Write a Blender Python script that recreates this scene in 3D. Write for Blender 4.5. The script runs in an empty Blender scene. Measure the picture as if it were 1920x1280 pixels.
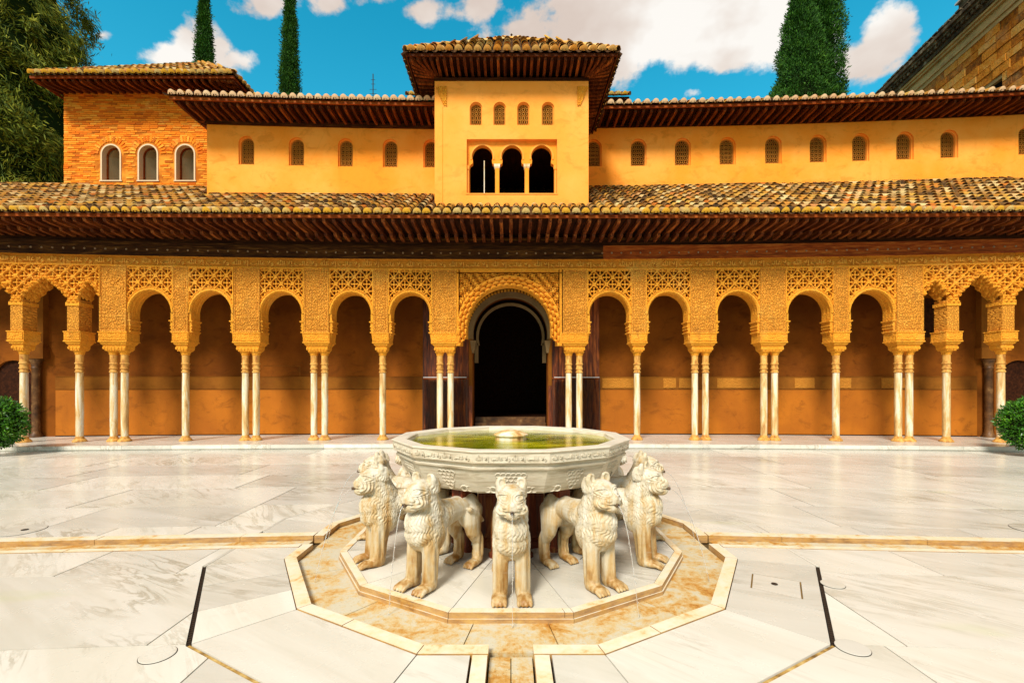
import bpy, bmesh, math, random
import numpy as np
from mathutils import Vector, Matrix
from mathutils.geometry import delaunay_2d_cdt
PI = math.pi
rnd = random.Random(7)
SC = bpy.context.scene
COL = SC.collection

# ------------------------------------------------------------------ camera, light, exposure
H_EYE, F_PX, CX, HY = 1.71, 875.0, 958.0, 722.0
cam_d = bpy.data.cameras.new("camera")
cam = bpy.data.objects.new("camera", cam_d)
COL.objects.link(cam)
cam.location = (0, 0, H_EYE)
cam.rotation_euler = (PI / 2, 0, 0)
cam_d.sensor_width = 36.0
cam_d.lens = F_PX / 1920 * 36.0
cam_d.shift_x = (960 - CX) / 1920
cam_d.shift_y = (HY - 640) / 1920
cam_d.clip_start = 0.05
cam_d.clip_end = 2000
SC.camera = cam

SUN_ELEV, SUN_AZ = math.radians(44), math.radians(202)      # azimuth clockwise from +Y: behind the camera, a little to the left
sun_d = bpy.data.lights.new("sun", 'SUN')
sun_d.energy = 2.9
sun_d.angle = math.radians(16)
sun_d.color = (1.0, 0.935, 0.83)
sun = bpy.data.objects.new("sun", sun_d)
COL.objects.link(sun)
sdir = Vector((math.sin(SUN_AZ) * math.cos(SUN_ELEV), math.cos(SUN_AZ) * math.cos(SUN_ELEV), math.sin(SUN_ELEV)))
sun.rotation_euler = sdir.to_track_quat('Z', 'Y').to_euler()
sun.location = sdir * 60

SC.view_settings.view_transform = 'Standard'
SC.view_settings.look = 'None'
SC.view_settings.gamma = 1.0
SC.view_settings.exposure = 0.80
SC.view_settings.use_curve_mapping = False
SC.cycles.max_bounces = 8
SC.cycles.diffuse_bounces = 4
SC.cycles.glossy_bounces = 3
SC.cycles.transmission_bounces = 4
SC.cycles.caustics_reflective = False
SC.cycles.caustics_refractive = False

world = bpy.data.worlds.new("World")
SC.world = world
world.use_nodes = True


class NT:
    """small helper to write node trees as expressions"""
    def __init__(s, tree):
        s.t = tree; s.n = tree.nodes; s.l = tree.links
    def new(s, typ, **kw):
        nd = s.n.new(typ)
        for k, v in kw.items():
            setattr(nd, k, v)
        return nd
    def put(s, sock, v):
        if isinstance(v, bpy.types.NodeSocket):
            s.l.new(v, sock)
        elif v is not None:
            if sock.type == 'RGBA' and not hasattr(v, '__len__'):
                v = (v, v, v, 1)
            if sock.type == 'RGBA' and len(v) == 3:
                v = (*v, 1)
            sock.default_value = v
    def math(s, op, a, b=None, c=None, clamp=False):
        nd = s.new('ShaderNodeMath', operation=op, use_clamp=clamp)
        s.put(nd.inputs[0], a)
        if b is not None: s.put(nd.inputs[1], b)
        if c is not None: s.put(nd.inputs[2], c)
        return nd.outputs[0]
    def vmath(s, op, a, b=None):
        nd = s.new('ShaderNodeVectorMath', operation=op)
        s.put(nd.inputs[0], a)
        if b is not None: s.put(nd.inputs[1], b)
        return nd.outputs[0]
    def mix(s, f, a, b, blend='MIX'):
        nd = s.new('ShaderNodeMix', data_type='RGBA', blend_type=blend)
        s.put(nd.inputs[0], f); s.put(nd.inputs[6], a); s.put(nd.inputs[7], b)
        return nd.outputs[2]
    def noise(s, vec, scale, detail=4, rough=0.55, dist=0.0):
        nd = s.new('ShaderNodeTexNoise')
        if vec is not None: s.put(nd.inputs['Vector'], vec)
        nd.inputs['Scale'].default_value = scale
        nd.inputs['Detail'].default_value = detail
        nd.inputs['Roughness'].default_value = rough
        nd.inputs['Distortion'].default_value = dist
        return nd.outputs['Fac']
    def voro(s, vec, scale, feature='F1', out='Distance', rand=1.0):
        nd = s.new('ShaderNodeTexVoronoi', feature=feature)
        s.put(nd.inputs['Vector'], vec)
        nd.inputs['Scale'].default_value = scale
        nd.inputs['Randomness'].default_value = rand
        return nd.outputs[out]
    def ramp(s, f, stops, interp='LINEAR'):
        nd = s.new('ShaderNodeValToRGB')
        nd.color_ramp.interpolation = interp
        el = nd.color_ramp.elements
        while len(el) < len(stops): el.new(0.5)
        for e, (p, c) in zip(el, stops):
            e.position = p
            e.color = (c, c, c, 1) if not hasattr(c, '__len__') else (*c, 1)
        s.put(nd.inputs[0], f)
        return nd.outputs['Color']
    def step(s, x, a, b):
        nd = s.new('ShaderNodeMapRange', interpolation_type='SMOOTHSTEP')
        s.put(nd.inputs[0], x)
        nd.inputs[1].default_value = a; nd.inputs[2].default_value = b
        return nd.outputs[0]
    def scale(s, vec, sc):
        return s.vmath('MULTIPLY', vec, sc)
    def bump(s, h, strength=0.3, dist=0.02):
        nd = s.new('ShaderNodeBump')
        nd.inputs['Strength'].default_value = strength
        nd.inputs['Distance'].default_value = dist
        s.put(nd.inputs['Height'], h)
        return nd.outputs[0]


def build_world():
    n = NT(world.node_tree)
    n.n.clear()
    out = n.new('ShaderNodeOutputWorld')
    bg = n.new('ShaderNodeBackground')
    n.l.new(bg.outputs[0], out.inputs[0])
    sky = n.new('ShaderNodeTexSky', sky_type='NISHITA')
    sky.sun_disc = False
    sky.sun_elevation = SUN_ELEV
    sky.sun_rotation = SUN_AZ
    sky.air_density = 1.0; sky.dust_density = 0.3; sky.ozone_density = 1.0
    bg.inputs[1].default_value = 0.10
    tc = n.new('ShaderNodeTexCoord')
    d = tc.outputs['Generated']
    sep = n.new('ShaderNodeSeparateXYZ'); n.l.new(d, sep.inputs[0])
    X, Y, Z = sep.outputs
    Yc = n.math('MAXIMUM', Y, 0.02)
    u = n.math('DIVIDE', X, Yc); v = n.math('DIVIDE', Z, Yc)
    nz = n.noise(n.scale(d, (1, 1, 1.3)), 7.5, 7, 0.60, 0.0)
    nzc = n.noise(n.scale(d, (1, 1, 1.2)), 3.1, 3, 0.5)
    nzf = n.math('ADD', n.math('SUBTRACT', nz, 0.5), n.math('MULTIPLY', n.math('SUBTRACT', nzc, 0.5), 0.35))
    # clouds seen ahead: direction (u, v) of the centre and radii, bearings from the court
    blobs = [(1440, 55, 170, 95), (1250, 20, 300, 90), (1225, 45, 270, 100), (1360, 85, 140, 62), (1130, 100, 120, 66), (1655, 75, 60, 88), (1620, 120, 70, 60),
             (1000, 70, 60, 44), (1070, 20, 60, 40),
             (385, 100, 66, 46), (325, 108, 50, 26), (440, 112, 52, 28), (700, 0, 120, 24), (790, 18, 62, 30), (910, 8, 40, 26),
             (505, 8, 62, 30), (625, 5, 50, 30), (1490, 20, 120, 60), (190, 66, 16, 7), (1300, 176, 14, 8), (1010, 128, 60, 36)]
    m = None
    for (px, py, rx, ry) in blobs:
        du = n.math('MULTIPLY', n.math('SUBTRACT', u, (px - CX) / F_PX), F_PX / rx)
        dv = n.math('MULTIPLY', n.math('SUBTRACT', v, (HY - py) / F_PX), F_PX / ry)
        r2 = n.math('ADD', n.math('MULTIPLY', du, du), n.math('MULTIPLY', dv, dv))
        e = n.math('SUBTRACT', 1.0, n.math('SQRT', r2))
        e = n.math('MULTIPLY', e, min(rx, ry) / 40 + 0.25)
        m = e if m is None else n.math('MAXIMUM', m, e)
    front = n.step(n.math('ADD', m, n.math('MULTIPLY', nzf, 5.0)), -0.22, 0.42)
    # elsewhere broken cumulus from noise
    nz2 = n.noise(n.scale(d, (1, 1, 2.0)), 2.4, 7, 0.6, 0.2)
    back = n.step(nz2, 0.36, 0.50)
    inframe = n.math('MULTIPLY', n.step(Y, 0.35, 0.5), n.step(n.math('SUBTRACT', 1.06, v), 0.0, 0.2))
    mask = n.math('ADD', n.math('MULTIPLY', front, inframe), n.math('MULTIPLY', back, n.math('SUBTRACT', 1.0, inframe)))
    mask = n.math('MULTIPLY', mask, n.step(Z, -0.02, 0.06))
    # cloud colour: white tops, soft warm grey bellies
    belly = n.noise(n.scale(d, (1, 1, 1.6)), 3.2, 5, 0.55)
    ccol = n.ramp(belly, [(0.40, (4.1, 3.45, 3.05)), (0.52, (4.8, 4.30, 3.90)), (0.60, (5.7, 5.5, 5.2))])
    skyc = n.mix(1.0, sky.outputs[0], (0.05, 1.28, 1.22), 'MULTIPLY')
    up = n.step(Z, 0.15, 0.75)
    haze = n.mix(n.math('MULTIPLY', n.math('SUBTRACT', 1.0, up), 0.10), skyc, (2.6, 4.4, 5.4))
    col = n.mix(mask, haze, ccol)
    n.l.new(col, bg.inputs[0])


build_world()

# ------------------------------------------------------------------ helpers
WP = {}          # world position of parents


def z_at(py, D):
    return H_EYE + (HY - py) * D / F_PX


def x_at(px, D, k=None):
    """lateral position of a pixel column on a facade that starts at distance D and bows forward by k*x^2"""
    s = (px - CX) / F_PX
    if k is None: k = 0.048 / D
    x = s * D
    for _ in range(12):
        x = s * (D - k * x * x)
    return x


def link(o, parent=None):
    COL.objects.link(o)
    if parent is not None:
        o.parent = parent
    return o


def thing(name, label, cat, loc=(0, 0, 0), group=None, rotz=0.0):
    o = bpy.data.objects.new(name, None)
    o.empty_display_size = 0.2
    o.location = loc
    o.rotation_euler = (0, 0, rotz)
    COL.objects.link(o)
    o["label"] = label; o["category"] = cat
    if group: o["group"] = group
    WP[o.name] = Vector(loc)
    return o


def tag(o, label, cat, group=None, kind=None):
    if label: o["label"] = label
    if cat: o["category"] = cat
    if group: o["group"] = group
    if kind: o["kind"] = kind
    return o


def put(name, mesh, parent=None, loc=(0, 0, 0), rot=None, scale=None, local=False):
    """link an object using mesh; loc is in world space unless local"""
    o = bpy.data.objects.new(name, mesh)
    loc = Vector(loc)
    if parent is not None:
        o.parent = parent
        if not local:
            p = WP.get(parent.name)
            if p is not None: loc = loc - p
    o.location = loc
    if rot is not None:
        if isinstance(rot, Matrix):
            o.rotation_euler = rot.to_euler()
        else:
            o.rotation_euler = rot
    if scale is not None: o.scale = scale
    COL.objects.link(o)
    p = WP.get(parent.name) if (parent is not None) else None
    WP[o.name] = (p if p is not None else Vector((0, 0, 0))) + loc
    return o


class MB:
    def __init__(s):
        s.v = []; s.f = []; s.m = []; s.cur = 0
    def add(s, vs, fs):
        b = len(s.v)
        s.v.extend([tuple(p) for p in vs])
        for f in fs:
            s.f.append([b + i for i in f]); s.m.append(s.cur)
    def box(s, x0, x1, y0, y1, z0, z1, nx=1):
        vs = []; fs = []
        for i in range(nx + 1):
            x = x0 + (x1 - x0) * i / nx
            vs += [(x, y0, z0), (x, y1, z0), (x, y1, z1), (x, y0, z1)]
        for i in range(nx):
            a = 4 * i; b = a + 4
            fs += [(a, b, b + 3, a + 3)[::1], (a + 1, a + 2, b + 2, b + 1), (a + 3, b + 3, b + 2, a + 2), (a, a + 1, b + 1, b)]
        fs += [(0, 3, 2, 1), (4 * nx, 4 * nx + 1, 4 * nx + 2, 4 * nx + 3)]
        s.add(vs, fs)
    def obox(s, c, u, v, w):
        """box from centre and three half vectors"""
        c, u, v, w = map(Vector, (c, u, v, w))
        vs = [c + a * u + b * v + d * w for a in (-1, 1) for b in (-1, 1) for d in (-1, 1)]
        fs = [(0, 1, 3, 2), (4, 6, 7, 5), (0, 4, 5, 1), (2, 3, 7, 6), (0, 2, 6, 4), (1, 5, 7, 3)]
        s.add(vs, fs)
    def frustum(s, cx, cy, z0, z1, a0, b0, a1, b1):
        """rectangular frustum, half sizes a (x) b (y) at z0 and z1"""
        vs = [(cx + i * a0, cy + j * b0, z0) for i, j in ((-1, -1), (1, -1), (1, 1), (-1, 1))] + \
             [(cx + i * a1, cy + j * b1, z1) for i, j in ((-1, -1), (1, -1), (1, 1), (-1, 1))]
        s.add(vs, [(3, 2, 1, 0), (4, 5, 6, 7), (0, 1, 5, 4), (1, 2, 6, 5), (2, 3, 7, 6), (3, 0, 4, 7)])
    def lathe(s, cx, cy, prof, n=16, a0=0.0, cap=True, flute=0.0):
        vs = []; fs = []
        for (r, z) in prof:
            for i in range(n):
                a = a0 + 2 * PI * i / n
                rr = r * (1 + flute * (i % 2))
                vs.append((cx + rr * math.cos(a), cy + rr * math.sin(a), z))
        for j in range(len(prof) - 1):
            for i in range(n):
                k = (i + 1) % n
                fs.append((j * n + i, j * n + k, (j + 1) * n + k, (j + 1) * n + i))
        if cap:
            fs.append(tuple(range(n - 1, -1, -1)))
            fs.append(tuple((len(prof) - 1) * n + i for i in range(n)))
        s.add(vs, fs)
    def tube(s, pts, r, n=6):
        pts = [Vector(p) for p in pts]
        vs = []; fs = []
        for j, p in enumerate(pts):
            t = (pts[min(j + 1, len(pts) - 1)] - pts[max(j - 1, 0)]).normalized()
            ref = Vector((0, 0, 1)) if abs(t.z) < 0.9 else Vector((1, 0, 0))
            a = t.cross(ref).normalized(); b = t.cross(a)
            rr = r[j] if hasattr(r, '__len__') else r
            for i in range(n):
                an = 2 * PI * i / n
                vs.append(p + a * math.cos(an) * rr + b * math.sin(an) * rr)
        for j in range(len(pts) - 1):
            for i in range(n):
                k = (i + 1) % n
                fs.append((j * n + i, (j + 1) * n + i, (j + 1) * n + k, j * n + k))
        fs.append(tuple(range(n))); fs.append(tuple((len(pts) - 1) * n + i for i in range(n - 1, -1, -1)))
        s.add(vs, fs)
    def mesh(s, name, mats, bend=0.0, smooth=False, off=(0, 0, 0)):
        me = bpy.data.meshes.new(name)
        V = [(x - off[0], y - bend * x * x - off[1], z - off[2]) for (x, y, z) in s.v]
        me.from_pydata(V, [], s.f)
        if not isinstance(mats, (list, tuple)): mats = [mats]
        for m in mats: me.materials.append(m)
        if len(mats) > 1:
            me.polygons.foreach_set('material_index', s.m)
        if smooth:
            me.polygons.foreach_set('use_smooth', [True] * len(me.polygons))
        me.update()
        return me
    def build(s, name, mats, parent=None, bend=0.0, smooth=False, loc=(0, 0, 0)):
        """vertices are world space; object placed at loc"""
        me = s.mesh(name, mats, bend, smooth, off=loc)
        return put(name, me, parent, loc)


def auto_smooth(me, ang=40):
    me.polygons.foreach_set('use_smooth', [True] * len(me.polygons))
    try:
        me.set_sharp_from_angle(angle=math.radians(ang))
    except Exception:
        pass


def dens(poly, L):
    out = []
    for i, p in enumerate(poly):
        q = poly[(i + 1) % len(poly)]
        d = math.hypot(q[0] - p[0], q[1] - p[1])
        k = max(1, int(math.ceil(d / L)))
        for j in range(k):
            out.append((p[0] + (q[0] - p[0]) * j / k, p[1] + (q[1] - p[1]) * j / k))
    return out


def cdt_region(outer, holes, L=0.8, extra=()):
    """triangles of outer minus holes; returns verts2d, tris, loops (list of boundary edges)"""
    def ccw(p):
        A = sum(p[i][0] * p[(i + 1) % len(p)][1] - p[(i + 1) % len(p)][0] * p[i][1] for i in range(len(p)))
        return list(p) if A > 0 else list(p)[::-1]
    polys = [dens(ccw(outer), L)] + [dens(ccw(h), L) for h in holes]
    vs = []; faces = []
    for p in polys:
        b = len(vs); vs += [Vector(q) for q in p]
        faces.append(list(range(b, b + len(p))))
    vs += [Vector(q) for q in extra]
    ov, oe, of, _, _, off = delaunay_2d_cdt(vs, [], faces, 0, 1e-6)
    tris = []
    for f, o in zip(of, off):
        if 0 in o and not any(k in o for k in range(1, len(polys))):
            tris.append(list(f))
    # orient counter-clockwise
    out = []
    for f in tris:
        a, b, c = (ov[i] for i in f[:3])
        if (b[0] - a[0]) * (c[1] - a[1]) - (b[1] - a[1]) * (c[0] - a[0]) < 0: f = f[::-1]
        out.append(f)
    cnt = {}
    for f in out:
        for i in range(len(f)):
            e = (f[i], f[(i + 1) % len(f)])
            cnt[e] = 1
    bnd = [e for e in cnt if (e[1], e[0]) not in cnt]
    return [tuple(p) for p in ov], out, bnd


def wall_plate(mb, outer, holes, y0, t, L=0.8, extra=()):
    """vertical plate in xz with holes; front at y0 (facing -y), sides extruded back by t"""
    v2, tr, bnd = cdt_region(outer, holes, L, extra)
    n = len(v2)
    vs = [(x, y0, z) for (x, z) in v2] + [(x, y0 + t, z) for (x, z) in v2]
    fs = [tuple(f) for f in tr]
    for a, b in bnd:
        fs.append((b, a, a + n, b + n))
    mb.add(vs, fs)


def slab_plate(mb, outer, holes, z1, t, bev=0.0):
    v2, tr, bnd = cdt_region(outer, holes, 50)
    n = len(v2)
    vs = [(x, y, z1) for (x, y) in v2] + [(x, y, z1 - t) for (x, y) in v2]
    fs = [tuple(f) for f in tr]
    for a, b in bnd:
        fs.append((b, a, a + n, b + n))
    mb.add(vs, fs)


def height_grid(x0, x1, z0, z1, res, fn, thick=0.05):
    """relief in local xz (facing -y). fn(X, Z) -> (height, keep). Returns verts, faces"""
    nx = max(2, int(round((x1 - x0) / res))); nz = max(2, int(round((z1 - z0) / res)))
    xs = np.linspace(x0, x1, nx + 1); zs = np.linspace(z0, z1, nz + 1)
    X, Z = np.meshgrid(xs, zs, indexing='ij')
    Hh, K = fn(X, Z)
    V = np.stack([X, -Hh, Z], -1).reshape(-1, 3)
    xc = (xs[:-1] + xs[1:]) / 2; zc = (zs[:-1] + zs[1:]) / 2
    XC, ZC = np.meshgrid(xc, zc, indexing='ij')
    _, KC = fn(XC, ZC)
    idx = np.arange((nx + 1) * (nz + 1)).reshape(nx + 1, nz + 1)
    ii, jj = np.nonzero(KC)
    F = np.stack([idx[ii, jj], idx[ii + 1, jj], idx[ii + 1, jj + 1], idx[ii, jj + 1]], -1)
    faces = F.tolist()
    if thick > 0:
        N = V.shape[0]
        B = V.copy(); B[:, 1] = thick
        V = np.concatenate([V, B])
        KP = np.pad(KC, 1)
        i1, j1 = ii + 1, jj + 1
        m = ~KP[i1 - 1, j1]; a = idx[ii[m], jj[m] + 1]; b = idx[ii[m], jj[m]]
        faces += np.stack([a, b, b + N, a + N], -1)[:, ::-1].tolist()
        m = ~KP[i1 + 1, j1]; a = idx[ii[m] + 1, jj[m]]; b = idx[ii[m] + 1, jj[m] + 1]
        faces += np.stack([a, b, b + N, a + N], -1)[:, ::-1].tolist()
        m = ~KP[i1, j1 - 1]; a = idx[ii[m], jj[m]]; b = idx[ii[m] + 1, jj[m]]
        faces += np.stack([a, b, b + N, a + N], -1)[:, ::-1].tolist()
        m = ~KP[i1, j1 + 1]; a = idx[ii[m] + 1, jj[m] + 1]; b = idx[ii[m], jj[m] + 1]
        faces += np.stack([a, b, b + N, a + N], -1)[:, ::-1].tolist()
    used = np.unique(np.array([i for f in faces for i in f], dtype=np.int64))
    remap = -np.ones(V.shape[0], dtype=np.int64); remap[used] = np.arange(len(used))
    Fa = remap[np.array(faces, dtype=np.int64)]
    return V[used].tolist(), Fa.tolist()


# ------------------------------------------------------------------ materials
MATS = {}


def material(name, fn, rough=0.8, spec=0.3):
    m = bpy.data.materials.new(name)
    m.use_nodes = True
    n = NT(m.node_tree)
    b = n.n['Principled BSDF']
    b.inputs['Roughness'].default_value = rough
    b.inputs['Specular IOR Level'].default_value = spec
    tc = n.new('ShaderNodeTexCoord')
    geo = n.new('ShaderNodeNewGeometry')
    oi = n.new('ShaderNodeObjectInfo')
    n.P = geo.outputs['Position']; n.O = tc.outputs['Object']; n.R = oi.outputs['Random']; n.I = geo.outputs['Random Per Island']
    n.N = geo.outputs['Normal']
    r = fn(n, b)
    if r is not None: n.put(b.inputs['Base Color'], r)
    MATS[name] = m
    return m


def m_marble_floor(n, b):
    off = n.math('MULTIPLY', n.R, 37.0)
    cmb = n.new('ShaderNodeCombineXYZ'); n.put(cmb.inputs[0], off); n.put(cmb.inputs[1], off); n.put(cmb.inputs[2], off)
    p = n.vmath('ADD', n.P, cmb.outputs[0])
    warp = n.noise(p, 0.7, 5, 0.6)
    rot = n.new('ShaderNodeVectorRotate', rotation_type='Z_AXIS')
    n.put(rot.inputs['Vector'], p)
    n.put(rot.inputs['Angle'], n.math('ADD', 0.25, n.math('MULTIPLY', n.R, 0.7)))
    q = n.scale(rot.outputs[0], (0.45, 2.6, 1))
    v1 = n.noise(q, 1.5, 7, 0.65, 1.4)
    vein = n.step(n.math('ABSOLUTE', n.math('SUBTRACT', v1, 0.5)), 0.0, 0.055)
    v2 = n.noise(q, 0.9, 6, 0.6, 0.8)
    base = n.mix(n.step(v2, 0.35, 0.68), (0.69, 0.66, 0.585), (0.60, 0.57, 0.485))
    base = n.mix(n.math('MULTIPLY', n.math('SUBTRACT', 1.0, vein), n.step(warp, 0.45, 0.7)), base, (0.41, 0.375, 0.29))
    green = n.math('MULTIPLY', n.step(n.noise(n.scale(n.P, (0.5, 1.2, 1)), 0.8, 4, 0.6), 0.60, 0.78), 0.55)
    base = n.mix(green, base, (0.52, 0.56, 0.28))
    tone = n.math('ADD', 0.82, n.math('MULTIPLY', n.R, 0.24))
    cc = n.new('ShaderNodeCombineColor')
    for i in range(3): n.put(cc.inputs[i], tone)
    base = n.mix(1.0, base, cc.outputs[0], 'MULTIPLY')
    spk = n.step(n.noise(n.P, 45, 2, 0.6), 0.70, 0.78)
    base = n.mix(n.math('MULTIPLY', spk, 0.35), base, (0.35, 0.27, 0.16))
    n.put(b.inputs['Roughness'], n.math('ADD', 0.15, n.math('MULTIPLY', n.noise(n.P, 2.2, 5, 0.6), 0.22)))
    n.put(b.inputs['Normal'], n.bump(n.noise(n.P, 6, 5, 0.6), 0.08, 0.01))
    return base


material('marble_floor', m_marble_floor, 0.25, 0.5)


def m_stained(n, b):
    p = n.scale(n.P, (1, 1, 1))
    a = n.noise(p, 3.4, 10, 0.74, 0.5)
    c = n.noise(p, 22, 8, 0.75)
    oo = n.math('MULTIPLY', n.math('SUBTRACT', n.R, 0.5), 0.10)
    f = n.math('ADD', oo, n.math('ADD', n.math('MULTIPLY', a, 0.70), n.math('MULTIPLY', c, 0.32)))
    col = n.ramp(f, [(0.42, (0.54, 0.50, 0.38)), (0.49, (0.56, 0.43, 0.22)), (0.56, (0.50, 0.26, 0.055)), (0.63, (0.34, 0.12, 0.015)), (0.70, (0.13, 0.045, 0.010))])
    spk = n.step(n.noise(n.P, 60, 3, 0.6), 0.62, 0.70)
    col = n.mix(n.math('MULTIPLY', spk, 0.5), col, (0.12, 0.06, 0.02))
    n.put(b.inputs['Roughness'], n.math('ADD', 0.25, n.math('MULTIPLY', a, 0.5)))
    n.put(b.inputs['Normal'], n.bump(c, 0.35, 0.01))
    return col


material('stained_stone', m_stained, 0.5, 0.4)


def m_kerb(n, b):
    a = n.noise(n.P, 3.1, 7, 0.7, 0.4)
    c = n.noise(n.P, 18, 5, 0.6)
    f = n.math('ADD', n.math('MULTIPLY', a, 0.8), n.math('MULTIPLY', c, 0.25))
    col = n.ramp(f, [(0.46, (0.70, 0.64, 0.50)), (0.58, (0.72, 0.58, 0.36)), (0.67, (0.58, 0.33, 0.10)), (0.78, (0.28, 0.10, 0.02))])
    side = n.new('ShaderNodeSeparateXYZ'); n.put(side.inputs[0], n.N)
    vert = n.math('SUBTRACT', 1.0, n.step(n.math('ABSOLUTE', side.outputs[2]), 0.3, 0.8))
    # the vertical faces wear a rust and algae stain
    st = n.ramp(n.noise(n.scale(n.P, (3, 3, 12)), 2.0, 6, 0.7), [(0.3, (0.50, 0.30, 0.06)), (0.5, (0.36, 0.17, 0.03)), (0.7, (0.13, 0.05, 0.015))])
    col = n.mix(n.math('MULTIPLY', vert, 0.85), col, st)
    n.put(b.inputs['Normal'], n.bump(c, 0.2, 0.01))
    return col


material('kerb_marble', m_kerb, 0.4, 0.4)


def m_lion(n, b):
    sep = n.new('ShaderNodeSeparateXYZ'); n.put(sep.inputs[0], n.O)
    z = sep.outputs[2]
    off = n.math('MULTIPLY', n.R, 20.0)
    cmb = n.new('ShaderNodeCombineXYZ'); n.put(cmb.inputs[0], off); n.put(cmb.inputs[1], off)
    p = n.vmath('ADD', n.O, cmb.outputs[0])
    streak = n.noise(n.scale(p, (9, 9, 1.3)), 1.6, 5, 0.6, 0.3)
    blot = n.noise(p, 4.5, 6, 0.65)
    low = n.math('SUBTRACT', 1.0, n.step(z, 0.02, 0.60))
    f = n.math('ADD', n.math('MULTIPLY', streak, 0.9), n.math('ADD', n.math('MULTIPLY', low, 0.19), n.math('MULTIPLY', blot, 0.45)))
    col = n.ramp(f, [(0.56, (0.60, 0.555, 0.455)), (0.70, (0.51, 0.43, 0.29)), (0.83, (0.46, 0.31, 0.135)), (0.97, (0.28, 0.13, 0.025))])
    grey = n.step(n.noise(n.scale(p, (3, 3, 10)), 1.3, 6, 0.65, 0.8), 0.55, 0.75)
    col = n.mix(n.math('MULTIPLY', grey, 0.35), col, (0.42, 0.38, 0.30))
    n.put(b.inputs['Normal'], n.bump(n.noise(n.O, 60, 4, 0.6), 0.15, 0.004))
    n.put(b.inputs['Roughness'], 0.48)
    return col


material('lion_marble', m_lion, 0.45, 0.4)


def m_basin(n, b):
    q = n.scale(n.P, (2.0, 2.0, 16))
    v = n.noise(q, 1.4, 7, 0.65, 0.9)
    blot = n.noise(n.P, 3.5, 6, 0.65)
    col = n.ramp(v, [(0.30, (0.33, 0.27, 0.18)), (0.45, (0.52, 0.45, 0.33)), (0.55, (0.63, 0.57, 0.45)), (0.70, (0.48, 0.42, 0.31))])
    col = n.mix(n.math('MULTIPLY', n.step(blot, 0.55, 0.75), 0.4), col, (0.58, 0.42, 0.22))
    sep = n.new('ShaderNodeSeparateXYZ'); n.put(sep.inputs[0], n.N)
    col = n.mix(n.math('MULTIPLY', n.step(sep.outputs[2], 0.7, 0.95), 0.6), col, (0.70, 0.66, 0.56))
    n.put(b.inputs['Normal'], n.bump(n.noise(n.P, 30, 4, 0.6), 0.15, 0.006))
    return col


material('basin_marble', m_basin, 0.42, 0.4)


def m_white(n, b):
    q = n.scale(n.P, (6, 6, 0.9))
    off = n.math('MULTIPLY', n.R, 20.0)
    cmb = n.new('ShaderNodeCombineXYZ'); n.put(cmb.inputs[2], off)
    s = n.noise(n.vmath('ADD', q, cmb.outputs[0]), 1.3, 6, 0.65, 0.4)
    col = n.ramp(s, [(0.30, (0.74, 0.71, 0.62)), (0.43, (0.70, 0.61, 0.44)), (0.54, (0.64, 0.42, 0.17)), (0.68, (0.38, 0.18, 0.05))])
    return col


material('column_marble', m_white, 0.4, 0.4)


def m_patina(n, b):
    s = n.noise(n.scale(n.P, (5, 5, 2)), 2.3, 6, 0.65, 0.4)
    col = n.ramp(s, [(0.3, (0.72, 0.44, 0.13)), (0.5, (0.58, 0.29, 0.06)), (0.68, (0.30, 0.11, 0.02))])
    n.put(b.inputs['Normal'], n.bump(s, 0.3, 0.01))
    return col


material('column_patina', m_patina, 0.6, 0.3)


def stucco_fn(scale, depth, dark=0.5, tint=(0.84, 0.345, 0.038)):
    def fn(n, b):
        p = n.P
        w = n.noise(p, scale * 0.35, 3, 0.5)
        q = n.vmath('ADD', n.scale(p, (1, 0.3, 1)), n.scale(n.mix(1.0, w, w), (0.05, 0.0, 0.05)))
        a = n.voro(q, scale, 'DISTANCE_TO_EDGE')
        c = n.voro(q, scale * 2.3, 'F1')
        h = n.math('ADD', n.step(a, 0.02, 0.22), n.math('MULTIPLY', c, 0.5))
        big = n.noise(p, 1.1, 6, 0.65)
        dirt = n.noise(n.scale(p, (4, 4, 1)), 1.4, 6, 0.6)
        col = n.ramp(big, [(0.3, tuple(t * 0.82 for t in tint)), (0.55, tint), (0.75, (0.86, 0.43, 0.07))])
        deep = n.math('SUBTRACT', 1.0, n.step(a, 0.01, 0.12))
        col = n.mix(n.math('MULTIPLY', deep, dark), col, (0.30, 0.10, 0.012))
        col = n.mix(n.math('MULTIPLY', n.step(dirt, 0.55, 0.72), 0.45), col, (0.42, 0.17, 0.03))
        n.put(b.inputs['Normal'], n.bump(h, 0.9, depth))
        return col
    return fn


material('stucco_carved', stucco_fn(19, 0.03), 0.85, 0.15)
material('stucco_pale', stucco_fn(26, 0.008, 0.1, (0.96, 0.48, 0.07)), 0.85, 0.15)
material('frieze_ground', stucco_fn(30, 0.012, 0.3, (0.70, 0.27, 0.026)), 0.9, 0.1)
material('stucco_plain', stucco_fn(26, 0.012, 0.18, (0.90, 0.375, 0.030)), 0.85, 0.15)


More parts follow.
